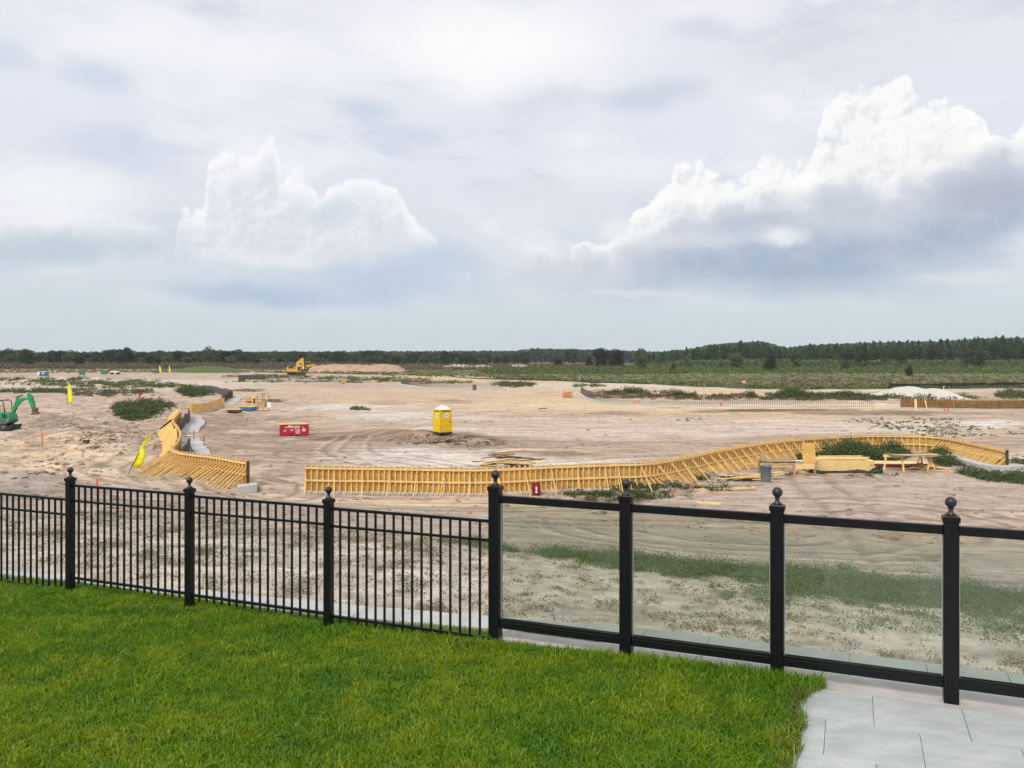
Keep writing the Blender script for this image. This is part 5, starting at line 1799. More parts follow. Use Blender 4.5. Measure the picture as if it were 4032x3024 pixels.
# red trestle thing near sand pile
c = at(3661, 1574)
t = thing('rusty_trestle', 'small rust red trestle standing on the rim of the white sand pile', 'trestle', c + Vector((0, 0, .1)))
for a, b_ in (((-.28, 0, 0), (.0, 0, .8)), ((.28, 0, 0), (.05, 0, .8))):
    MB().beam(a, b_, .12, .12).build('leg', M['rust'], t)
MB().box((0.0, 0, .82), (.34, .2, .2)).build('head', M['rust'], t)
# red marker on green bush
c = at(552, 1597)
t = thing('red_marker_board', 'small tilted red board poking out of the round green bush', 'marker', c)
MB().box((0, 0, 1.0), (.10, .05, 1.6), ry=R(-12)).build('stick', M['maroon'], t)
MB().box((.15, 0, 1.7), (.45, .04, .40), ry=R(-12)).build('board', M['redgloss'], t)
# dark block
c = at(339, 1746)
t = thing('dark_crate', 'small dark open block lying on the cream sand near the left', 'block', c, R(-12))
MB().box((0, 0, .15), (.34, .3, .26)).build('block_body', M['darkwood'], t)
MB().box((0, .02, .29), (.36, .3, .02)).build('pale_top', M['lumber'], t)
c = at(609, 1760)
t = thing('yellow_bucket', 'small pale yellow bucket on the sand left of the winding form', 'bucket', c)
MB().lathe([(.12, 0), (.15, .3), (.16, .32), (.05, .33)], n=12).build('bucket_body', M['lumber'], t)
MB().tube([(-.15, 0, .3), (0, 0, .42), (.15, 0, .3)], .01, 6).build('handle', M['steel'], t)
# white pipes with red risers inside the left wall
for px, py, l, a, lb, mt in ((735, 1731, 1.6, 0, 'short white pipe with a red riser right of the left form', 'redgloss'), (765, 1760, 2.0, -2, 'longer white pipe with a rusty riser right of the left form', 'rust')):
    c = at(px, py)
    t = thing('drain_pipe', lb, 'pipe', c, R(a), 'white drain pipes beside the left form')
    MB().tube([(-l / 2, 0, .3), (l / 2, 0, .3)], .045, 10).build('pipe_run', M['pipe'], t)
    MB().tube([(l * .36, 0, -.05), (l * .36, 0, .75)], .04, 8).build('riser', M[mt], t)
hose = MB()
cs = [(612, 1697), (640, 1698), (655, 1706), (668, 1713), (682, 1718)]
b0 = at(612, 1697)
pts = []
for i, (px, py) in enumerate(cs):
    d_ = 72 - i * 1.2
    pts.append(Vector(((px - CX) / FPX * d_, d_, CAMZ - (py - HY) / FPX * d_ + .06)) - Vector((b0.x, b0.y, b0.z)))
o = hose.tube(pts, .05, 8).build('white_hose', M['pipe'], None, b0)
tag(o, 'white hose draped over the plywood of the winding left form', 'hose')

# white sand pile, earth heaps -----------------------------------------
def heap(name, label, cat, px, py, wpx, hpx, depth, mat, profile=None, rough=.1, seed=0, n=60):
    c = at(px, py)
    S = c.y / FPX
    Wd, H = wpx * S, hpx * S
    vs, fs = [], []
    m_ = max(12, n // 3)
    for j in range(m_ + 1):
        for i in range(n + 1):
            a = -1 + 2 * i / n; b_ = -1 + 2 * j / m_
            x, y = a * Wd / 2, b_ * depth / 2
            pr = np.interp(a, *profile) if profile else (1 - a * a)
            z = H * pr * max(0, 1 - b_ * b_) ** 1.1
            z *= 1 + rough * float(pn(np.array(x * 1.1 + seed), np.array(y * 1.3)))
            z += rough * .35 * H * float(fbm(np.array(x + seed), np.array(y), 2.2, 3)) * (pr * (1 - b_ * b_) > .02)
            vs.append((x, y, max(-.2, z - .12)))
    for j in range(m_):
        for i in range(n):
            fs.append((j * (n + 1) + i, j * (n + 1) + i + 1, (j + 1) * (n + 1) + i + 1, (j + 1) * (n + 1) + i))
    o = MB().add(vs, fs, True).build(name, mat, None, c + Vector((0, depth * .3, 0)))
    return tag(o, label, cat)


M['whitesand'] = simple('white_sand', (.54, .51, .45), .95, 0, .08, 2, .3, .1)
M['tansand'] = simple('tan_sand', (.42, .29, .20), .95, 0, .22, .5, .5, .1, None, ((.25, .17, .12), .35, .7))
M['debris'] = simple('pale_rubble', (.42, .39, .35), .95, 0, .5, .6, .5, .1)
heap('sand_pile', 'large white sand pile with two rounded tops behind the orange brown form', 'sand pile', 3655, 1572, 400, 50, 18, M['whitesand'],
     ([-1, -.75, -.45, -.2, -.02, .12, .3, .42, .55, .75, 1], [0, .18, .62, .95, 1, .88, .70, .84, .78, .25, 0]), .05, 3)
heap('sand_heap', 'long tan heap of sand behind the yellow machines', 'sand heap', 1400, 1463, 390, 29, 26, M['tansand'],
     ([-1, -.9, -.6, -.2, .2, .5, .8, 1], [0, .75, .92, .95, .85, 1, .8, 0]), .35, 5, 90)
for px, w_, h_, lb in ((1800, 170, 12, 'low pale rubble heap left of the far field scrub'), (1900, 110, 11, 'low pale rubble heap at the middle of the far field'), (2050, 110, 13, 'pale rubble heap with dark gaps right of the middle')):
    heap('rubble_heap', lb, 'rubble heap', px, 1450, w_, h_, 20, M['debris'], None, .9, px, 70)
heap('earth_mound', 'broad green grown mound at the far left beyond the small flags', 'mound', 790, 1466, 330, 24, 30, M['shrubg'], None, .2, 9)
heap('dirt_heap', 'brown heap of dug earth under the bucket of the green digger', 'dirt heap', 175, 1672, 190, 30, 5, simple('dug_earth', (.28, .215, .17), .95, 0, .3, 2.5, .8, .1),
     ([-1, -.6, -.2, .2, .6, 1], [0, .9, 1, .6, .35, 0]), .5, 4, 70)
heap('dirt_heap', 'small grey heap of earth at the left just beyond the picket fence', 'dirt heap', 30, 1972, 120, 34, 1.8, simple('grey_earth', (.24, .215, .19), .95, 0, .3, 3, .8, .1),
     ([-1, -.3, .1, .5, 1], [.3, 1, .9, .3, 0]), .5, 14, 50)

# silt fence: low black strip along the field edge
def strip(label, pts, h):
    path = smooth_path([G(*p) for p in pts], .8)
    base = Vector((path[0].x, path[0].y, gz(path[0].x, path[0].y)))
    hh = [h * (1 + .5 * float(pn(np.array(p.x * .12), np.array(3.3)))) for p in path]
    mb = MB(); ribbon(mb, path, lambda i: gz(path[i].x, path[i].y) - .2, lambda i: gz(path[i].x, path[i].y) + hh[i], 0, .04, base, False, stp=1)
    o = mb.build('silt_fence', M['silt'], None, base)
    tag(o, label, 'silt fence', 'black silt fences at the field edge')


strip('low black silt fence along the field edge in the middle', [(1500, 1476), (1760, 1484), (2016, 1495), (2300, 1504), (2560, 1513)], .30)
strip('low sagging black silt fence behind the white sand pile', [(3500, 1529), (3640, 1525), (3740, 1523), (3900, 1522), (4060, 1519)], .9)
strip('low black silt fence at the far left field edge', [(1010, 1466), (1250, 1470), (1490, 1475)], .35)

# ------------------------------------------------------------------ vegetation
def leaf_quads(C, size, rng, flat=.0, tri=False):
    """one small bent leaf quad at each centre"""
    n = len(C)
    a = rng.normal(size=(n, 3)); a[:, 2] *= (1 - flat); a /= np.linalg.norm(a, axis=1)[:, None]
    r_ = rng.normal(size=(n, 3))
    b_ = np.cross(a, r_); b_ /= np.linalg.norm(b_, axis=1)[:, None] + 1e-9
    s = size * rng.uniform(.55, 1.35, n)[:, None] if np.isscalar(size) else (size * rng.uniform(.55, 1.35, n))[:, None]
    a = a * s; b_ = b_ * s * rng.uniform(.5, .9, n)[:, None]
    V = np.stack([C - a * .5 - b_ * .2, C - a * .1 + b_ * .5, C + a * .5 + b_ * .15, C + a * .15 - b_ * .5], 1).reshape(-1, 3)
    F = (np.arange(n)[:, None] * 4 + np.arange(4)[None]).astype(int)
    return V, F


def crown_points(lobes, n, rng, shell=.72):
    """points through the volume of uneven lobes (x,y,z,rx,ry,rz)"""
    L = np.array(lobes)
    w = L[:, 3] * L[:, 4] + L[:, 4] * L[:, 5]
    k = rng.choice(len(L), n, p=w / w.sum())
    d = rng.normal(size=(n, 3)); d /= np.linalg.norm(d, axis=1)[:, None]
    rad = shell + (1 - shell) * rng.random(n) ** .7
    lump = 1 + .22 * pn(d[:, 0] * 2.2 + k * 7.1, d[:, 1] * 2.2 + d[:, 2] * 2.2)
    return L[k, :3] + d * L[k, 3:] * (rad * lump)[:, None]


def tree_proto(name, kind, seed, H=13.0, Wd=11.0, mat='oak', n=1500, leaf=.75):
    rng = np.random.default_rng(seed); rnd = random.Random(seed)
    t = thing(name, name, 'tree')
    lobes = []
    tk = MB()
    if kind == 'oak':
        tk.tube([(0, 0, -.3), (.1, .05, H * .15), (-.1, .1, H * .35), (.1, 0, H * .6)], [H * .030, H * .024, H * .018, H * .008], 7)
        m_ = rnd.randint(9, 13)
        for i in range(m_):
            a = rnd.uniform(0, 6.28); rr_ = Wd * .5 * rnd.uniform(.15, .62)
            z = H * rnd.uniform(.30, .80) * (1 - .15 * rr_ / Wd)
            s = Wd * rnd.uniform(.15, .25)
            lobes.append((math.cos(a) * rr_, math.sin(a) * rr_, z, s * 1.1, s * 1.1, s * rnd.uniform(.65, .95)))
            tk.tube([(0, 0, H * rnd.uniform(.15, .35)), (math.cos(a) * rr_ * .5, math.sin(a) * rr_ * .5, z * .75), (math.cos(a) * rr_ * .9, math.sin(a) * rr_ * .9, z)], [H * .012, H * .008, H * .003], 5)
        lobes.append((0, 0, H * .82, Wd * .2, Wd * .2, H * .15))
        lobes.append((0, 0, H * .42, Wd * .38, Wd * .38, H * .30))
        lobes.append((0, 0, H * .2, Wd * .40, Wd * .40, H * .20))
    elif kind == 'pine':
        tk.tube([(0, 0, -.3), (.05, .05, H * .4), (0, 0, H * .98)], [H * .014, H * .010, H * .002], 6)
        z = H * rnd.uniform(.30, .42)
        while z < H * .98:
            f_ = (H - z) / (H * .65)
            rr_ = Wd * .5 * min(1, f_ * 1.7 + .16) * rnd.uniform(.6, 1.1)
            for q in range(rnd.randint(2, 3)):
                a = rnd.uniform(0, 6.28)
                lobes.append((math.cos(a) * rr_ * .55, math.sin(a) * rr_ * .55, z, rr_ * .6, rr_ * .6, H * .045))
            z += H * rnd.uniform(.045, .08)
        lobes.append((0, 0, H * .95, Wd * .07, Wd * .07, H * .06))
    elif kind == 'cone':
        tk.tube([(0, 0, -.3), (0, 0, H * .9)], [H * .02, H * .003], 6)
        for i in range(9):
            z = H * (.10 + .1 * i)
            rr_ = Wd * .5 * (1 - (i / 9.3) ** 1.6) * rnd.uniform(.85, 1.05)
            lobes.append((rnd.uniform(-.3, .3), rnd.uniform(-.3, .3), z, rr_, rr_, H * .085))
    elif kind == 'thin':
        tk.tube([(0, 0, -.3), (.3, .1, H * .4), (.1, 0, H * .9)], [H * .018, H * .012, H * .003], 6)
        for i in range(10):
            a = rnd.uniform(0, 6.28); rr_ = Wd * .4 * rnd.uniform(.1, 1); z = H * rnd.uniform(.3, .95)
            lobes.append((math.cos(a) * rr_, math.sin(a) * rr_, z, Wd * .16, Wd * .16, H * .07))
            tk.tube([(.2, 0, z * .6), (math.cos(a) * rr_, math.sin(a) * rr_, z)], [H * .006, H * .002], 4)
    C = crown_points(lobes, n, rng, .55)
    C[:, 2] = np.maximum(C[:, 2], .3)
    Vq, Fq = leaf_quads(C, leaf, rng)
    tk.build('trunk', M['bark'], t)
    npmesh('crown', Vq, Fq, M[mat], t)
    return t


PRO = {
    'oak': [tree_proto('oak_tree', 'oak', 100 + i, 13, 12.5, 'oak', 3400, .8) for i in range(6)],
    'lt': [tree_proto('field_tree', 'oak', 130 + i, 11, 9.5, 'treelt', 2400, .75) for i in range(3)],
    'pine': [tree_proto('pine_tree', 'pine', 200 + i, 22, 6.5, 'pine', 2300, .72) for i in range(6)],
    'cone': [tree_proto('cedar_tree', 'cone', 300 + i, 11, 8, 'oak', 3200, .65) for i in range(2)],
    'thin': [tree_proto('sapling_tree', 'thin', 400 + i, 9, 5, 'treelt', 700, .55) for i in range(3)],
}
USED = set()
HT = {'oak': 13.6, 'lt': 11.4, 'pine': 22.4, 'cone': 11.2, 'thin': 9.4}


def plant(kind, px, top, d, label, group=None, wide=1.0, i=None):
    p = onray(px, d)
    H = CAMZ + (HY - top) / FPX * d - p.z
    pr = PRO[kind]
    j = random.randrange(len(pr)) if i is None else i
    s = H / HT[kind]
    key = (kind, j)
    sc_ = (s * wide, s * wide, s)
    if key not in USED:
        USED.add(key)
        o = pr[j]
        o.location = p; o.scale = sc_; o.rotation_euler = (0, 0, random.uniform(0, 6.28)); o['label'] = label
        if group: o['group'] = group
        return o
    return copy_thing(pr[j], p, random.uniform(0, 6.28), sc_, label, group)


PROF = [(-160, 1368), (0, 1368), (98, 1367), (150, 1385), (200, 1372), (280, 1370), (330, 1385), (370, 1374), (430, 1370), (501, 1361), (560, 1380), (640, 1372), (700, 1373), (760, 1385),
        (820, 1357), (870, 1373), (930, 1370), (1008, 1378), (1100, 1373), (1200, 1377), (1250, 1380), (1330, 1374), (1400, 1383), (1450, 1373), (1550, 1380), (1700, 1379), (1850, 1379), (2016, 1382), (2100, 1384)]
px_, py_ = zip(*PROF)
# named ones first
for k, px, top, d, w, lb in (('oak', 98, 1367, 455, 1.0, 'dark rounded oak standing forward at the far left above the blue container'),
                             ('oak', 312, 1394, 470, 1.15, 'low round dark bush-like oak above the left teal bin'),
                             ('oak', 501, 1361, 520, 1.05, 'tallest dark round oak in the left tree line'),
                             ('oak', 480, 1384, 480, .9, 'round dark oak just in front of the tallest left oak'),
                             ('oak', 432, 1370, 520, .85, 'dark round topped oak left of the tallest left oak'),
                             ('lt', 820, 1355, 540, .9, 'tall loose pale topped tree rising above the left tree line'),
                             ('oak', 618, 1397, 480, .9, 'small round dark tree right above the two small yellow flags'),
                             ('cone', 1842, 1378, 620, .5, 'slim pointed conifer sticking up in the middle tree line'),
                             ('oak', 1335, 1376, 560, 1.1, 'broad dark oak above the long tan sand heap'),
                             ('oak', 1455, 1373, 600, 1.2, 'dark broad topped oak right of the sand heap middle'),
                             ('oak', 1563, 1400, 540, .7, 'small dark round tree above the right end of the sand heap'),
                             ('oak', 2068, 1394, 520, .9, 'dark rounded tree behind the pale rubble heap'),
                             ('lt', 2195, 1400, 500, 1.1, 'dark green bushy tree left of the twin thin trees'),
                             ('thin', 2238, 1375, 500, 1.3, 'left one of the twin thin dark trees right of the middle'),
                             ('thin', 2262, 1374, 500, 1.3, 'right one of the twin thin dark trees right of the middle'),
                             ('oak', 2367, 1361, 500, .85, 'tall dark tree at the left end of the dark clump right of the middle'),
                             ('oak', 2425, 1366, 505, 1.05, 'broad dark tree in the middle of the clump right of the middle'),
                             ('oak', 2320, 1400, 500, 1.0, 'low bushy tree left of the dark clump right of the middle'),
                             ('lt', 2522, 1364, 510, .9, 'tall leafy tree at the right end of the clump right of the middle'),
                             ('lt', 2528, 1394, 470, .95, 'paler pyramid shaped tree in front of the clump right of the middle'),
                             ('cone', 3034, 1374, 432, .95, 'dark pointed cedar standing alone before the right hand pines'),
                             ('oak', 3343, 1366, 520, .95, 'round dark oak left of the two twin oaks before the pines'),
                             ('oak', 3448, 1370, 520, 1.05, 'left one of the two dark oaks before the pines'),
                             ('oak', 3540, 1375, 520, 1.0, 'right one of the two dark oaks before the pines'),
                             ('oak', 3835, 1370, 500, 1.5, 'very broad dark oak at the far right before the pines'),
                             ('thin', 3392, 1383, 440, 1.5, 'pale green sapling with a thin trunk standing in the right field'),
                             ('oak', 3580, 1437, 330, .9, 'small dark round bush tree alone in the right field'),
                             ('lt', 2900, 1378, 470, 1.1, 'large dark leafy tree left of the pointed cedar'),
                             ('lt', 2700, 1392, 520, 1.1, 'broad leafy tree right of the yellow grass gap'),
                             ('lt', 2650, 1425, 400, .9, 'small bright green bush tree at the left edge of the right thicket'),
                             ('oak', 2790, 1385, 560, 1.2, 'dark leafy tree in the middle of the right thicket'),
                             ('lt', 3130, 1392, 520, 1.1, 'greyish leafy tree right of the pointed cedar'),
                             ('lt', 3325, 1412, 430, 1.0, 'small leafy tree left of the pale sapling')):
    plant(k, px, top, d, lb, wide=w)
gl_ = ['dark leafy oak of the left tree line', 'pale leafy tree of the left tree line']
x = -150.0
while x < 2080:
    top = np.interp(x, px_, py_)
    d = random.uniform(540, 640) + (60 if x > 1000 else 0)
    k = 'oak' if random.random() < .72 else 'lt'
    plant(k, x, top + random.uniform(-2, 9), d, 'dark leafy tree in the far tree line behind the site' if k == 'oak' else 'paler green leafy tree in the far tree line behind the site', 'far tree line trees', wide=random.uniform(1.05, 1.4))
    if random.random() < .75:
        plant('oak' if random.random() < .5 else 'lt', x + random.uniform(-15, 15), top + random.uniform(14, 26), d - random.uniform(30, 70), 'low tree standing forward of the far tree line behind the site', 'far tree line trees', wide=1.25)
    x += random.uniform(24, 40)
PINES = [(2560, 1388), (2600, 1376), (2700, 1366), (2768, 1362), (2813, 1348), (2873, 1347), (2927, 1337), (2991, 1335), (3024, 1352), (3079, 1366), (3174, 1352), (3252, 1354), (3352, 1348), (3411, 1340),
         (3525, 1339), (3685, 1335), (3776, 1330), (3890, 1321), (4032, 1321), (4200, 1320)]
qx, qy = zip(*PINES)
x = 2560.0
while x < 4150:
    top = np.interp(x, qx, qy)
    for row, dd_ in enumerate((660, 610, 565)):
        if x < 2780 and row:
            continue
        plant('pine', x + random.uniform(-9, 9), top + random.choice((-3, 0, 3, 6, 10)) + random.uniform(-2, 2) + row * 13, dd_ + random.uniform(-12, 12),
              'tall narrow pine in the dense pine wood on the right', 'pines in the right hand wood', wide=random.uniform(.9, 1.3))
    x += random.uniform(17, 23)


# kinds of tree that were not needed
for k_, lst in PRO.items():
    for j_, o_ in enumerate(lst):
        if (k_, j_) not in USED:
            for ch in list(o_.children):
                bpy.data.objects.remove(ch)
            bpy.data.objects.remove(o_)


def leaf_mass(name, label, cat, C, size, mat, kind='stuff', seed=1, flat=0.0, group=None):
    Vq, Fq = leaf_quads(np.asarray(C, float), size, np.random.default_rng(seed), flat)
    o = npmesh(name, Vq, Fq, M[mat])
    return tag(o, label, cat, group, kind)


# far off woods that read as one mass
def far_wood(px0, px1, d, profile, n, seed, mat, label, leaf, base_h=0):
    rng = np.random.default_rng(seed)
    px = rng.uniform(px0, px1, n)
    dd_ = d + rng.uniform(-40, 60, n)
    x = (px - CX) / FPX * dd_
    g_ = hz(x, dd_, False)
    top = CAMZ + (HY - np.interp(px, *profile) + 4.5 * pn(px / 22, px * 0 + seed) + 6 * pn(px / 7, px * 0 + 3) + 4 * pn(px / 3.1, px * 0 + 8)) / FPX * dd_
    z = g_ + (top - g_) * rng.random(n) ** .62
    leaf_mass('distant_wood', label, 'wood', np.stack([x, dd_, z], 1), leaf, mat, seed=seed)


far_wood(-500, 2700, 1050, ([-500, 1000, 2016, 2100, 2240, 2460, 2700], [1392, 1388, 1384, 1375, 1377, 1383, 1392]), 80000, 5, 'farwood', 'bluish far off wood along the horizon behind the left and middle trees', 3.0)
far_wood(2500, 4400, 720, ([2500, 2700, 2800, 2900, 3000, 3100, 3200, 3400, 3700, 3900, 4400], [1394, 1378, 1358, 1350, 1345, 1370, 1358, 1351, 1344, 1332, 1331]), 60000, 6, 'pine', 'dense dark mass of the pine wood behind the right field', 1.5)
far_wood(-500, 1500, 640, ([-500, 1500], [1412, 1412]), 16000, 8, 'oak', 'dark undergrowth filling the left tree line', 1.8)
far_wood(2640, 4400, 545, ([2640, 2900, 3300, 4400], [1424, 1414, 1418, 1418]), 17000, 9, 'treelt', 'mixed green undergrowth at the foot of the right hand pines', 1.6)


def clumps(name, label, cat, n, pxr, pyr, hrange, wrange, leaf, mat, per, seed, mask=None, kind='stuff'):
    rng = np.random.default_rng(seed)
    px = rng.uniform(*pxr, n); py = rng.uniform(*pyr, n) if not callable(pyr) else pyr(px, rng)
    x, dd_ = unproj(px, py)
    if mask is not None:
        k = mask(x, dd_, px, py, rng)
        x, dd_ = x[k], dd_[k]
    m_ = len(x)
    g_ = hz(x, dd_)
    h = rng.uniform(*hrange, m_) * rng.uniform(.5, 1, m_); w = rng.uniform(*wrange, m_)
    d_ = rng.normal(size=(m_, per, 3)); d_ /= np.linalg.norm(d_, axis=2)[..., None]
    d_ *= rng.random((m_, per, 1)) ** .35
    C = np.stack([x, dd_, g_ + h * .3], 1)[:, None, :] + d_ * np.stack([w, w, h * .7], 1)[:, None, :]
    C = C.reshape(-1, 3)
    C[:, 2] = np.maximum(C[:, 2], np.repeat(g_, per) + .01)
    return leaf_mass(name, label, cat, C, leaf, mat, kind=kind, seed=seed)


fieldy = lambda px: np.interp(px, bx, by)
# brown scrub belt along the left and middle tree line, low bushes in the field
clumps('dry_scrub', 'brown dry scrub belt at the foot of the left tree line', 'scrub', 2300, (-300, 1500), (1437, 1452), (1.6, 3.6), (2, 5), .8, 'scrub', 26, 21)
clumps('dry_scrub', 'brown grassy scrub across the middle of the far field', 'scrub', 1500, (1450, 2700), (1438, 1458), (.8, 2.6), (1.5, 5), .9, 'scrub', 16, 22)
clumps('field_shrubs', 'green low shrubs scattered across the middle of the far field', 'shrubs', 900, (1900, 2700), (1440, 1475), (.8, 3.0), (1.2, 3.5), .8, 'shrubg', 20, 23)
clumps('field_shrubs', 'thick green shrubs in front of the right hand trees', 'shrubs', 1700, (2560, 4200), (1440, 1472), (.8, 4.0), (1.2, 3.6), .75, 'shrubg', 22, 24)
clumps('field_shrubs', 'dark green brush between the right hand trees', 'shrubs', 700, (2560, 4200), (1436, 1452), (3, 7), (2, 4), 1.0, 'treelt', 26, 25)
clumps('field_grass', 'uneven olive green grass covering the far field', 'grass', 5200, (-300, 4300), lambda px, rng: fieldy(px) + 1 - rng.random(len(px)) * (fieldy(px) - 1438), (.25, .9), (.6, 2.2), .5, 'shrubg', 9, 26)
clumps('field_grass', 'brown seed heads mixed through the far field', 'grass', 3000, (-300, 4300), lambda px, rng: fieldy(px) - 3 - rng.random(len(px)) * (fieldy(px) - 1442), (.3, 1.0), (.6, 2.5), .5, 'scrub', 9, 27)
clumps('edge_weeds', 'rough weeds along the edge of the far field', 'weeds', 800, (-200, 4300), lambda px, rng: fieldy(px) + rng.uniform(-2, 2, len(px)), (.3, 1.1), (.4, 1.6), .4, 'weed', 10, 28)


def weedbed(label, ells, n, h, leaf, mat='weed', seed=31, name='weed_bed', cat='weeds', per=14, wr=(.25, .8), kind='stuff', bound=1.0, thin=-.05):
    """weeds over ellipses given where the photograph shows them (2212-wide picture units)"""
    rng = np.random.default_rng(seed)
    A_ = np.array([e[2] * e[3] for e in ells], float); A_ /= A_.sum()
    X, Y = [], []
    for e, a_ in zip(ells, A_):
        m_ = int(n * a_) + 2
        r_ = np.sqrt(rng.random(m_)) * (1 + .25 * rng.normal(size=m_) * .4) * bound; th_ = rng.uniform(0, 6.283, m_)
        px = (e[0] + e[2] * r_ * np.cos(th_)) * 1.8228; py = (e[1] + e[3] * r_ * np.sin(th_)) * 1.8228
        if e[1] * 1.8228 > 2040:
            yy = np.array([at(CX + 0, q).y for q in np.linspace(py.min(), py.max(), 12)])
            dd_ = np.interp(py, np.linspace(py.min(), py.max(), 12), yy)
        else:
            dd_ = unproj(px, py)[1]
        X.append((px - CX) / FPX * dd_); Y.append(dd_)
    x = np.concatenate(X); y = np.concatenate(Y)
    per = int(per * 2.2); leaf = leaf * .62
    m_ = len(x)
    g_ = hz(x, y)
    patchy = .45 + .55 * sst(fbm(x, y, 4.0, 3), -.2, .3)
    if kind == 'stuff':
        keep = fbm(x + 11, y + 5, 7.0, 3) + .12 * rng.normal(size=m_) > float(thin)
        x, y, g_, patchy = x[keep], y[keep], g_[keep], patchy[keep]; m_ = len(x)
    hh_ = rng.uniform(.45, 1.0, m_) * h * patchy; w = rng.uniform(*wr, m_)
    d_ = rng.normal(size=(m_, per, 3)); d_ /= np.linalg.norm(d_, axis=2)[..., None]
    d_ *= rng.random((m_, per, 1)) ** .4
    C = np.stack([x, y, g_ + hh_ * .35], 1)[:, None, :] + d_ * np.stack([w, w, hh_ * .65], 1)[:, None, :]
    C = C.reshape(-1, 3); C[:, 2] = np.maximum(C[:, 2], np.repeat(g_, per) + .01)
    return leaf_mass(name, label, cat, C, leaf, mat, kind=kind, seed=seed)


# the big separate bushes: things
for lb, ells, n, h, sd_ in (('large round green bush on the left site with a yellow flowering top', [(297, 893, 48, 16), (335, 880, 40, 9), (270, 885, 25, 10)], 420, 1.3, 41),
                            ('dark green bush against the far left form above the plain plywood', [(422, 851, 34, 9), (400, 846, 20, 6)], 260, 1.6, 42),
                            ('low green bush patch left of the orange brown form', [(1745, 861, 40, 5), (1830, 860, 50, 5)], 220, 1.5, 43),
                            ('dark round bush at the left end of the twin rebar bank', [(1115, 833, 38, 5)], 150, 1.6, 44),
                            ('dark green bush on the right above the end of the orange brown form', [(2190, 857, 40, 6)], 160, 1.8, 45)):
    weedbed(lb, ells, n, h, .22, seed=sd_, name='bush', cat='bush', kind=None, per=30)
weedbed('tall green bushes behind the lumber stack', [(1838, 985, 30, 9), (1818, 992, 45, 6), (1860, 990, 40, 7)], 210, 1.5, .16, seed=46, name='bush', cat='bush', kind=None, per=46, wr=(.3, .6))
weedbed('green bush left of the trestle table against the form', [(1925, 986, 34, 9), (1890, 992, 40, 6)], 200, 1.2, .16, seed=47, name='bush', cat='bush', kind=None, per=46, wr=(.3, .6))
weedbed('round green bush right of the trestle table at the form joint', [(2030, 992, 20, 9), (2045, 1003, 22, 6)], 110, 1.0, .16, seed=48, name='bush', cat='bush', kind=None, per=46, wr=(.3, .6))
weedbed('low green bush behind the board piles left of the lumber stack', [(1770, 992, 50, 5)], 90, .6, .14, seed=49, name='bush', cat='bush', kind=None, per=40, wr=(.25, .5))
weedbed('yellowish flowering weed on top of the round green bush', [(312, 884, 12, 5)], 60, 1.5, .2, 'weeddry', 50, name='bush', cat='bush', kind=None, per=30)
# stuff
weedbed('dark green weeds in long bands across the far left of the site',
        [(190, 826, 160, 5), (260, 833, 100, 6), (90, 822, 110, 3), (330, 833, 60, 5), (150, 846, 120, 4), (60, 846, 70, 4), (230, 848, 40, 4), (300, 847, 30, 4), (380, 838, 60, 4), (120, 834, 30, 3)], 2600, 1.35, .40, seed=61, per=12, wr=(.4, 1.2), thin=.06)
weedbed('dry brown weeds along the buried cage at the far left', [(240, 853, 100, 4), (110, 830, 100, 4)], 500, .8, .28, 'weeddry', 62)
weedbed('dark weeds along the bank behind the far edge of the sand', [(640, 817, 120, 4), (800, 820, 120, 4), (870, 822, 60, 4), (960, 827, 60, 3), (1110, 831, 50, 4), (560, 814, 70, 3), (700, 826, 200, 2)], 1500, 1.2, .42, seed=63, per=12, wr=(.5, 1.4), thin=.0)
weedbed('green weed clumps on the bank behind the long rebar cage', [(1300, 852, 40, 3), (1378, 854, 30, 4), (1480, 859, 24, 4), (1660, 858, 50, 5), (1725, 856, 70, 4), (1270, 835, 40, 2), (1400, 850, 60, 2), (1960, 862, 150, 4), (1860, 858, 60, 4)], 2300, 1.35, .32, seed=64, per=14, wr=(.4, 1.0), thin=-.02)
weedbed('dry brown weeds on the bank behind the long rebar cage', [(1560, 860, 260, 5), (1350, 857, 90, 5), (1800, 862, 160, 4)], 900, .8, .28, 'weeddry', 73, wr=(.3, .9))
weedbed('small dark weed tufts speckling the sand at the right', [(1960, 912, 130, 10), (2080, 938, 120, 8), (2000, 925, 200, 6), (1480, 908, 60, 3)], 420, .30, .16, seed=65, per=9, wr=(.12, .35))
weedbed('low weeds at the foot of the near forms', [(1320, 1062, 60, 10), (1400, 1062, 70, 10), (1350, 1078, 110, 8), (1250, 1068, 40, 6), (1510, 1035, 30, 4), (1485, 1063, 40, 4), (1560, 1060, 60, 3), (1880, 1030, 60, 3), (1600, 1038, 40, 4)], 420, .38, .12, seed=66, per=16, wr=(.15, .4))
weedbed('weeds trailing along the footing at the right edge', [(2105, 1023, 40, 9), (2170, 1032, 60, 11), (2190, 1000, 60, 5), (2060, 1008, 30, 7), (2215, 1040, 40, 9)], 400, .5, .14, seed=67, per=20, wr=(.2, .5))
weedbed('green tuft growing alone on the open sand', [(776, 885, 22, 3.5)], 90, .7, .16, seed=68, per=16, wr=(.2, .4))
weedbed('grey green weeds in the rough earth by the portable toilet', [(1010, 960, 60, 3), (940, 958, 50, 3)], 110, .28, .14, seed=69, per=9, wr=(.15, .4))
weedbed('thin dark weeds over the left sand', [(520, 900, 50, 20), (130, 940, 150, 20), (330, 930, 60, 30)], 120, .25, .12, 'weeddry', 70, per=8, wr=(.1, .3))


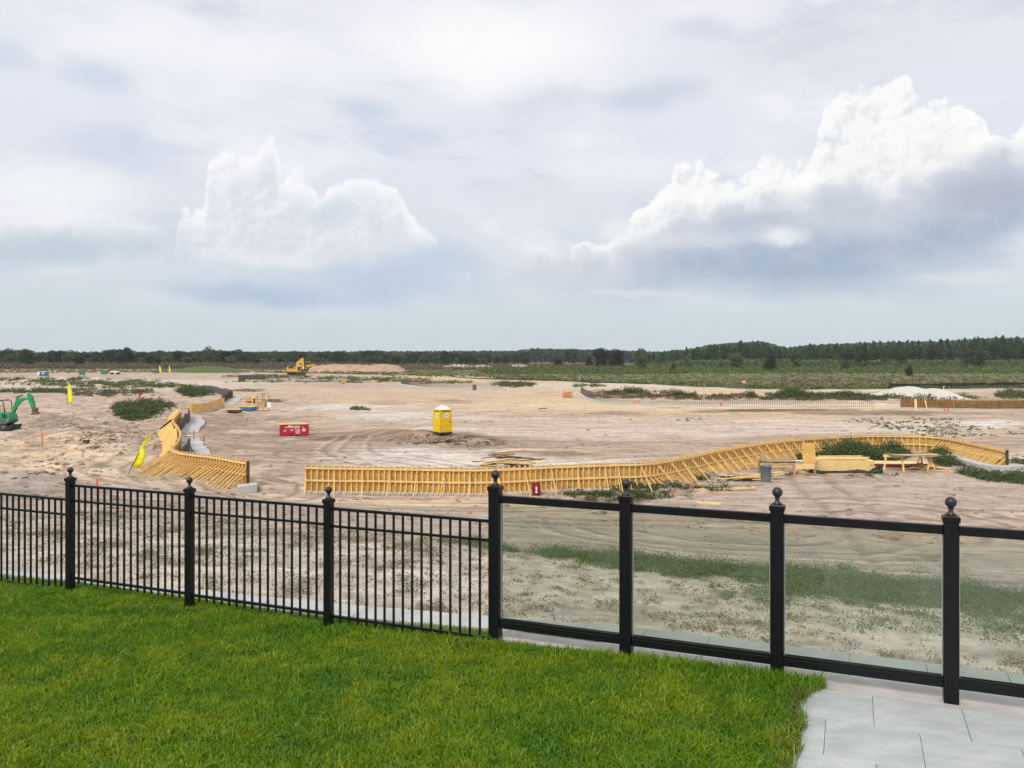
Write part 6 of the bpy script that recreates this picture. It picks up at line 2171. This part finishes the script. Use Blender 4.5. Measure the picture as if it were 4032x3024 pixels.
# weeds and grass below the terrace
def near_weeds():
    rng = np.random.default_rng(77)
    N = 60000
    u = rng.uniform(-20, 17, N); s = rng.uniform(4.5, 19, N)
    x = P0.x + FD.x * u + FN.x * s; y = P0.y + FD.y * u + FN.y * s
    px = CX + FPX * x / y
    f1 = fbm(x, y, 3.2, 4, .6); f2 = fbm(x + 40, y - 7, 1.1, 3); f3 = fbm(x, y + 90, .45, 2)
    t_ = (px - 1700) / 2300
    c0 = 13.0 - 1.6 * np.clip(t_, 0, 1) + .8 * fbm(x, y, 6, 2); wd = .5 + 2.2 * np.clip(t_, 0, 1.1)
    belt = np.exp(-((s - c0) / wd) ** 2) * sst(px, 1050, 2500)
    q = belt + .75 * f1 + .50 * f2 + .25 * f3
    p_belt = sst(q, .30, .95)
    p_tuft = (.04 + .24 * sst(f2 + .5 * f3 + .4 * f1, -.1, .4)) * (1 - sst(s, 12, 15.5)) * sst(s, 4.5, 6)
    r_ = rng.random(N)
    kb = (r_ < p_belt) & (belt > .04)
    kt = (~kb) & (r_ < p_tuft)
    for k, nm, lb, mat, h0, lf, wr, per0, sd2 in ((kb, 'weed_bed', 'green belt of low weeds seen through the glass fence', 'beltweed', .11, .034, .15, 34, 1),
                                                  (kt, 'weed_bed', 'small olive weed tufts on the pale sand just below the terrace', 'nearweed', .040, .032, .10, 20, 2)):
        xx, yy = x[k], y[k]
        size = rng.lognormal(-.25, .75 if sd2 == 2 else .5, len(xx))
        rep = np.clip((per0 * size ** 1.6).astype(int), 2, per0 * 5)
        idx_ = np.repeat(np.arange(len(xx)), rep)
        m_ = len(idx_)
        ang = rng.uniform(0, 6.283, len(xx))[idx_]
        d_ = rng.normal(size=(m_, 3)) * .55
        ex, ey = d_[:, 0] * wr * size[idx_] * 1.3, d_[:, 1] * wr * size[idx_] * .7
        X = xx[idx_] + ex * np.cos(ang) - ey * np.sin(ang); Y = yy[idx_] + ex * np.sin(ang) + ey * np.cos(ang)
        Z = hz(X, Y) + .008 + np.abs(d_[:, 2]) * h0 * size[idx_]
        leaf_mass(nm, lb, 'weeds', np.stack([X, Y, Z], 1), lf, mat, seed=sd2, flat=.1)
        print(nm, m_)


M['beltweed'] = leafmat('belt_weed_leaves', (.115, .165, .062), .45)
M['nearweed'] = leafmat('olive_weed_leaves', (.165, .160, .095), .4)
near_weeds()

# clods of earth
def clods():
    rng = np.random.default_rng(5)
    N = 5200
    px = rng.uniform(-100, 4100, N); py = 1500 + rng.random(N) ** .8 * 700
    keep = (fbm(px / 100, py / 40, 2.0, 3) > .02) | ((px < 900) & (rng.random(N) < .5))
    px, py = px[keep], py[keep]
    dd_ = 6.5 * FPX / (py - HY); x = (px - CX) / FPX * dd_
    # a thick scatter on the churned earth by the toilet and at the left
    for c_ in ((1700, 1732, 160, 16, 700), (1900, 1752, 110, 10, 400), (400, 1700, 260, 90, 900), (200, 1830, 200, 60, 250), (2700, 1900, 260, 26, 300), (2330, 1968, 200, 14, 260)):
        px2 = rng.normal(c_[0], c_[2] * .5, c_[4]); py2 = rng.normal(c_[1], c_[3] * .5, c_[4])
        x2, d2 = unproj(px2, np.maximum(py2, 1500), 900)
        x = np.concatenate([x, x2]); dd_ = np.concatenate([dd_, d2])
    k = sline(x, dd_) > 14
    x, dd_ = x[k], dd_[k]
    n = len(x)
    g_ = hz(x, dd_)
    base = np.array([(-1, 0, 0), (1, 0, 0), (0, -1, 0), (0, 1, 0), (0, 0, 1), (0, 0, -1)], float)
    f_ = np.array([(0, 2, 4), (2, 1, 4), (1, 3, 4), (3, 0, 4), (2, 0, 5), (1, 2, 5), (3, 1, 5), (0, 3, 5)])
    sz = rng.gamma(1.6, .022, n) * (1 + dd_ / 120)
    V_ = base[None] * rng.uniform(.6, 1.3, (n, 6, 3)) * sz[:, None, None] * np.array([1.7, 1.3, .6])
    a = rng.uniform(0, 6.28, n); ca, sa = np.cos(a)[:, None], np.sin(a)[:, None]
    X = V_[..., 0] * ca - V_[..., 1] * sa + x[:, None]; Y = V_[..., 0] * sa + V_[..., 1] * ca + dd_[:, None]; Z = V_[..., 2] + g_[:, None]
    V_ = np.stack([X, Y, Z], -1).reshape(-1, 3)
    F_ = (np.arange(n)[:, None, None] * 6 + f_[None]).reshape(-1, 3)
    o = npmesh('earth_clods', V_, F_, simple('clod_earth', (.26, .19, .145), .95, 0, .4, 3, .5, .1))
    tag(o, 'small dark clods of earth scattered over the sand', 'clods', kind='stuff')


clods()

# ------------------------------------------------------------------ haze
hz_on = True
if hz_on:
    m = bpy.data.materials.new('thin_air')
    m.use_nodes = True
    nt_h = m.node_tree; nt_h.nodes.clear()
    o_ = nt_h.nodes.new('ShaderNodeOutputMaterial')
    pv_ = nt_h.nodes.new('ShaderNodeVolumePrincipled')
    pv_.inputs['Color'].default_value = (.94, .965, 1.0, 1)
    pv_.inputs['Density'].default_value = .00009
    nt_h.links.new(pv_.outputs[0], o_.inputs['Volume'])
    hb_ = MB().box((0, 0, 15), (6200, 6200, 52)).build('haze', m)
    tag(hb_, kind='stuff')
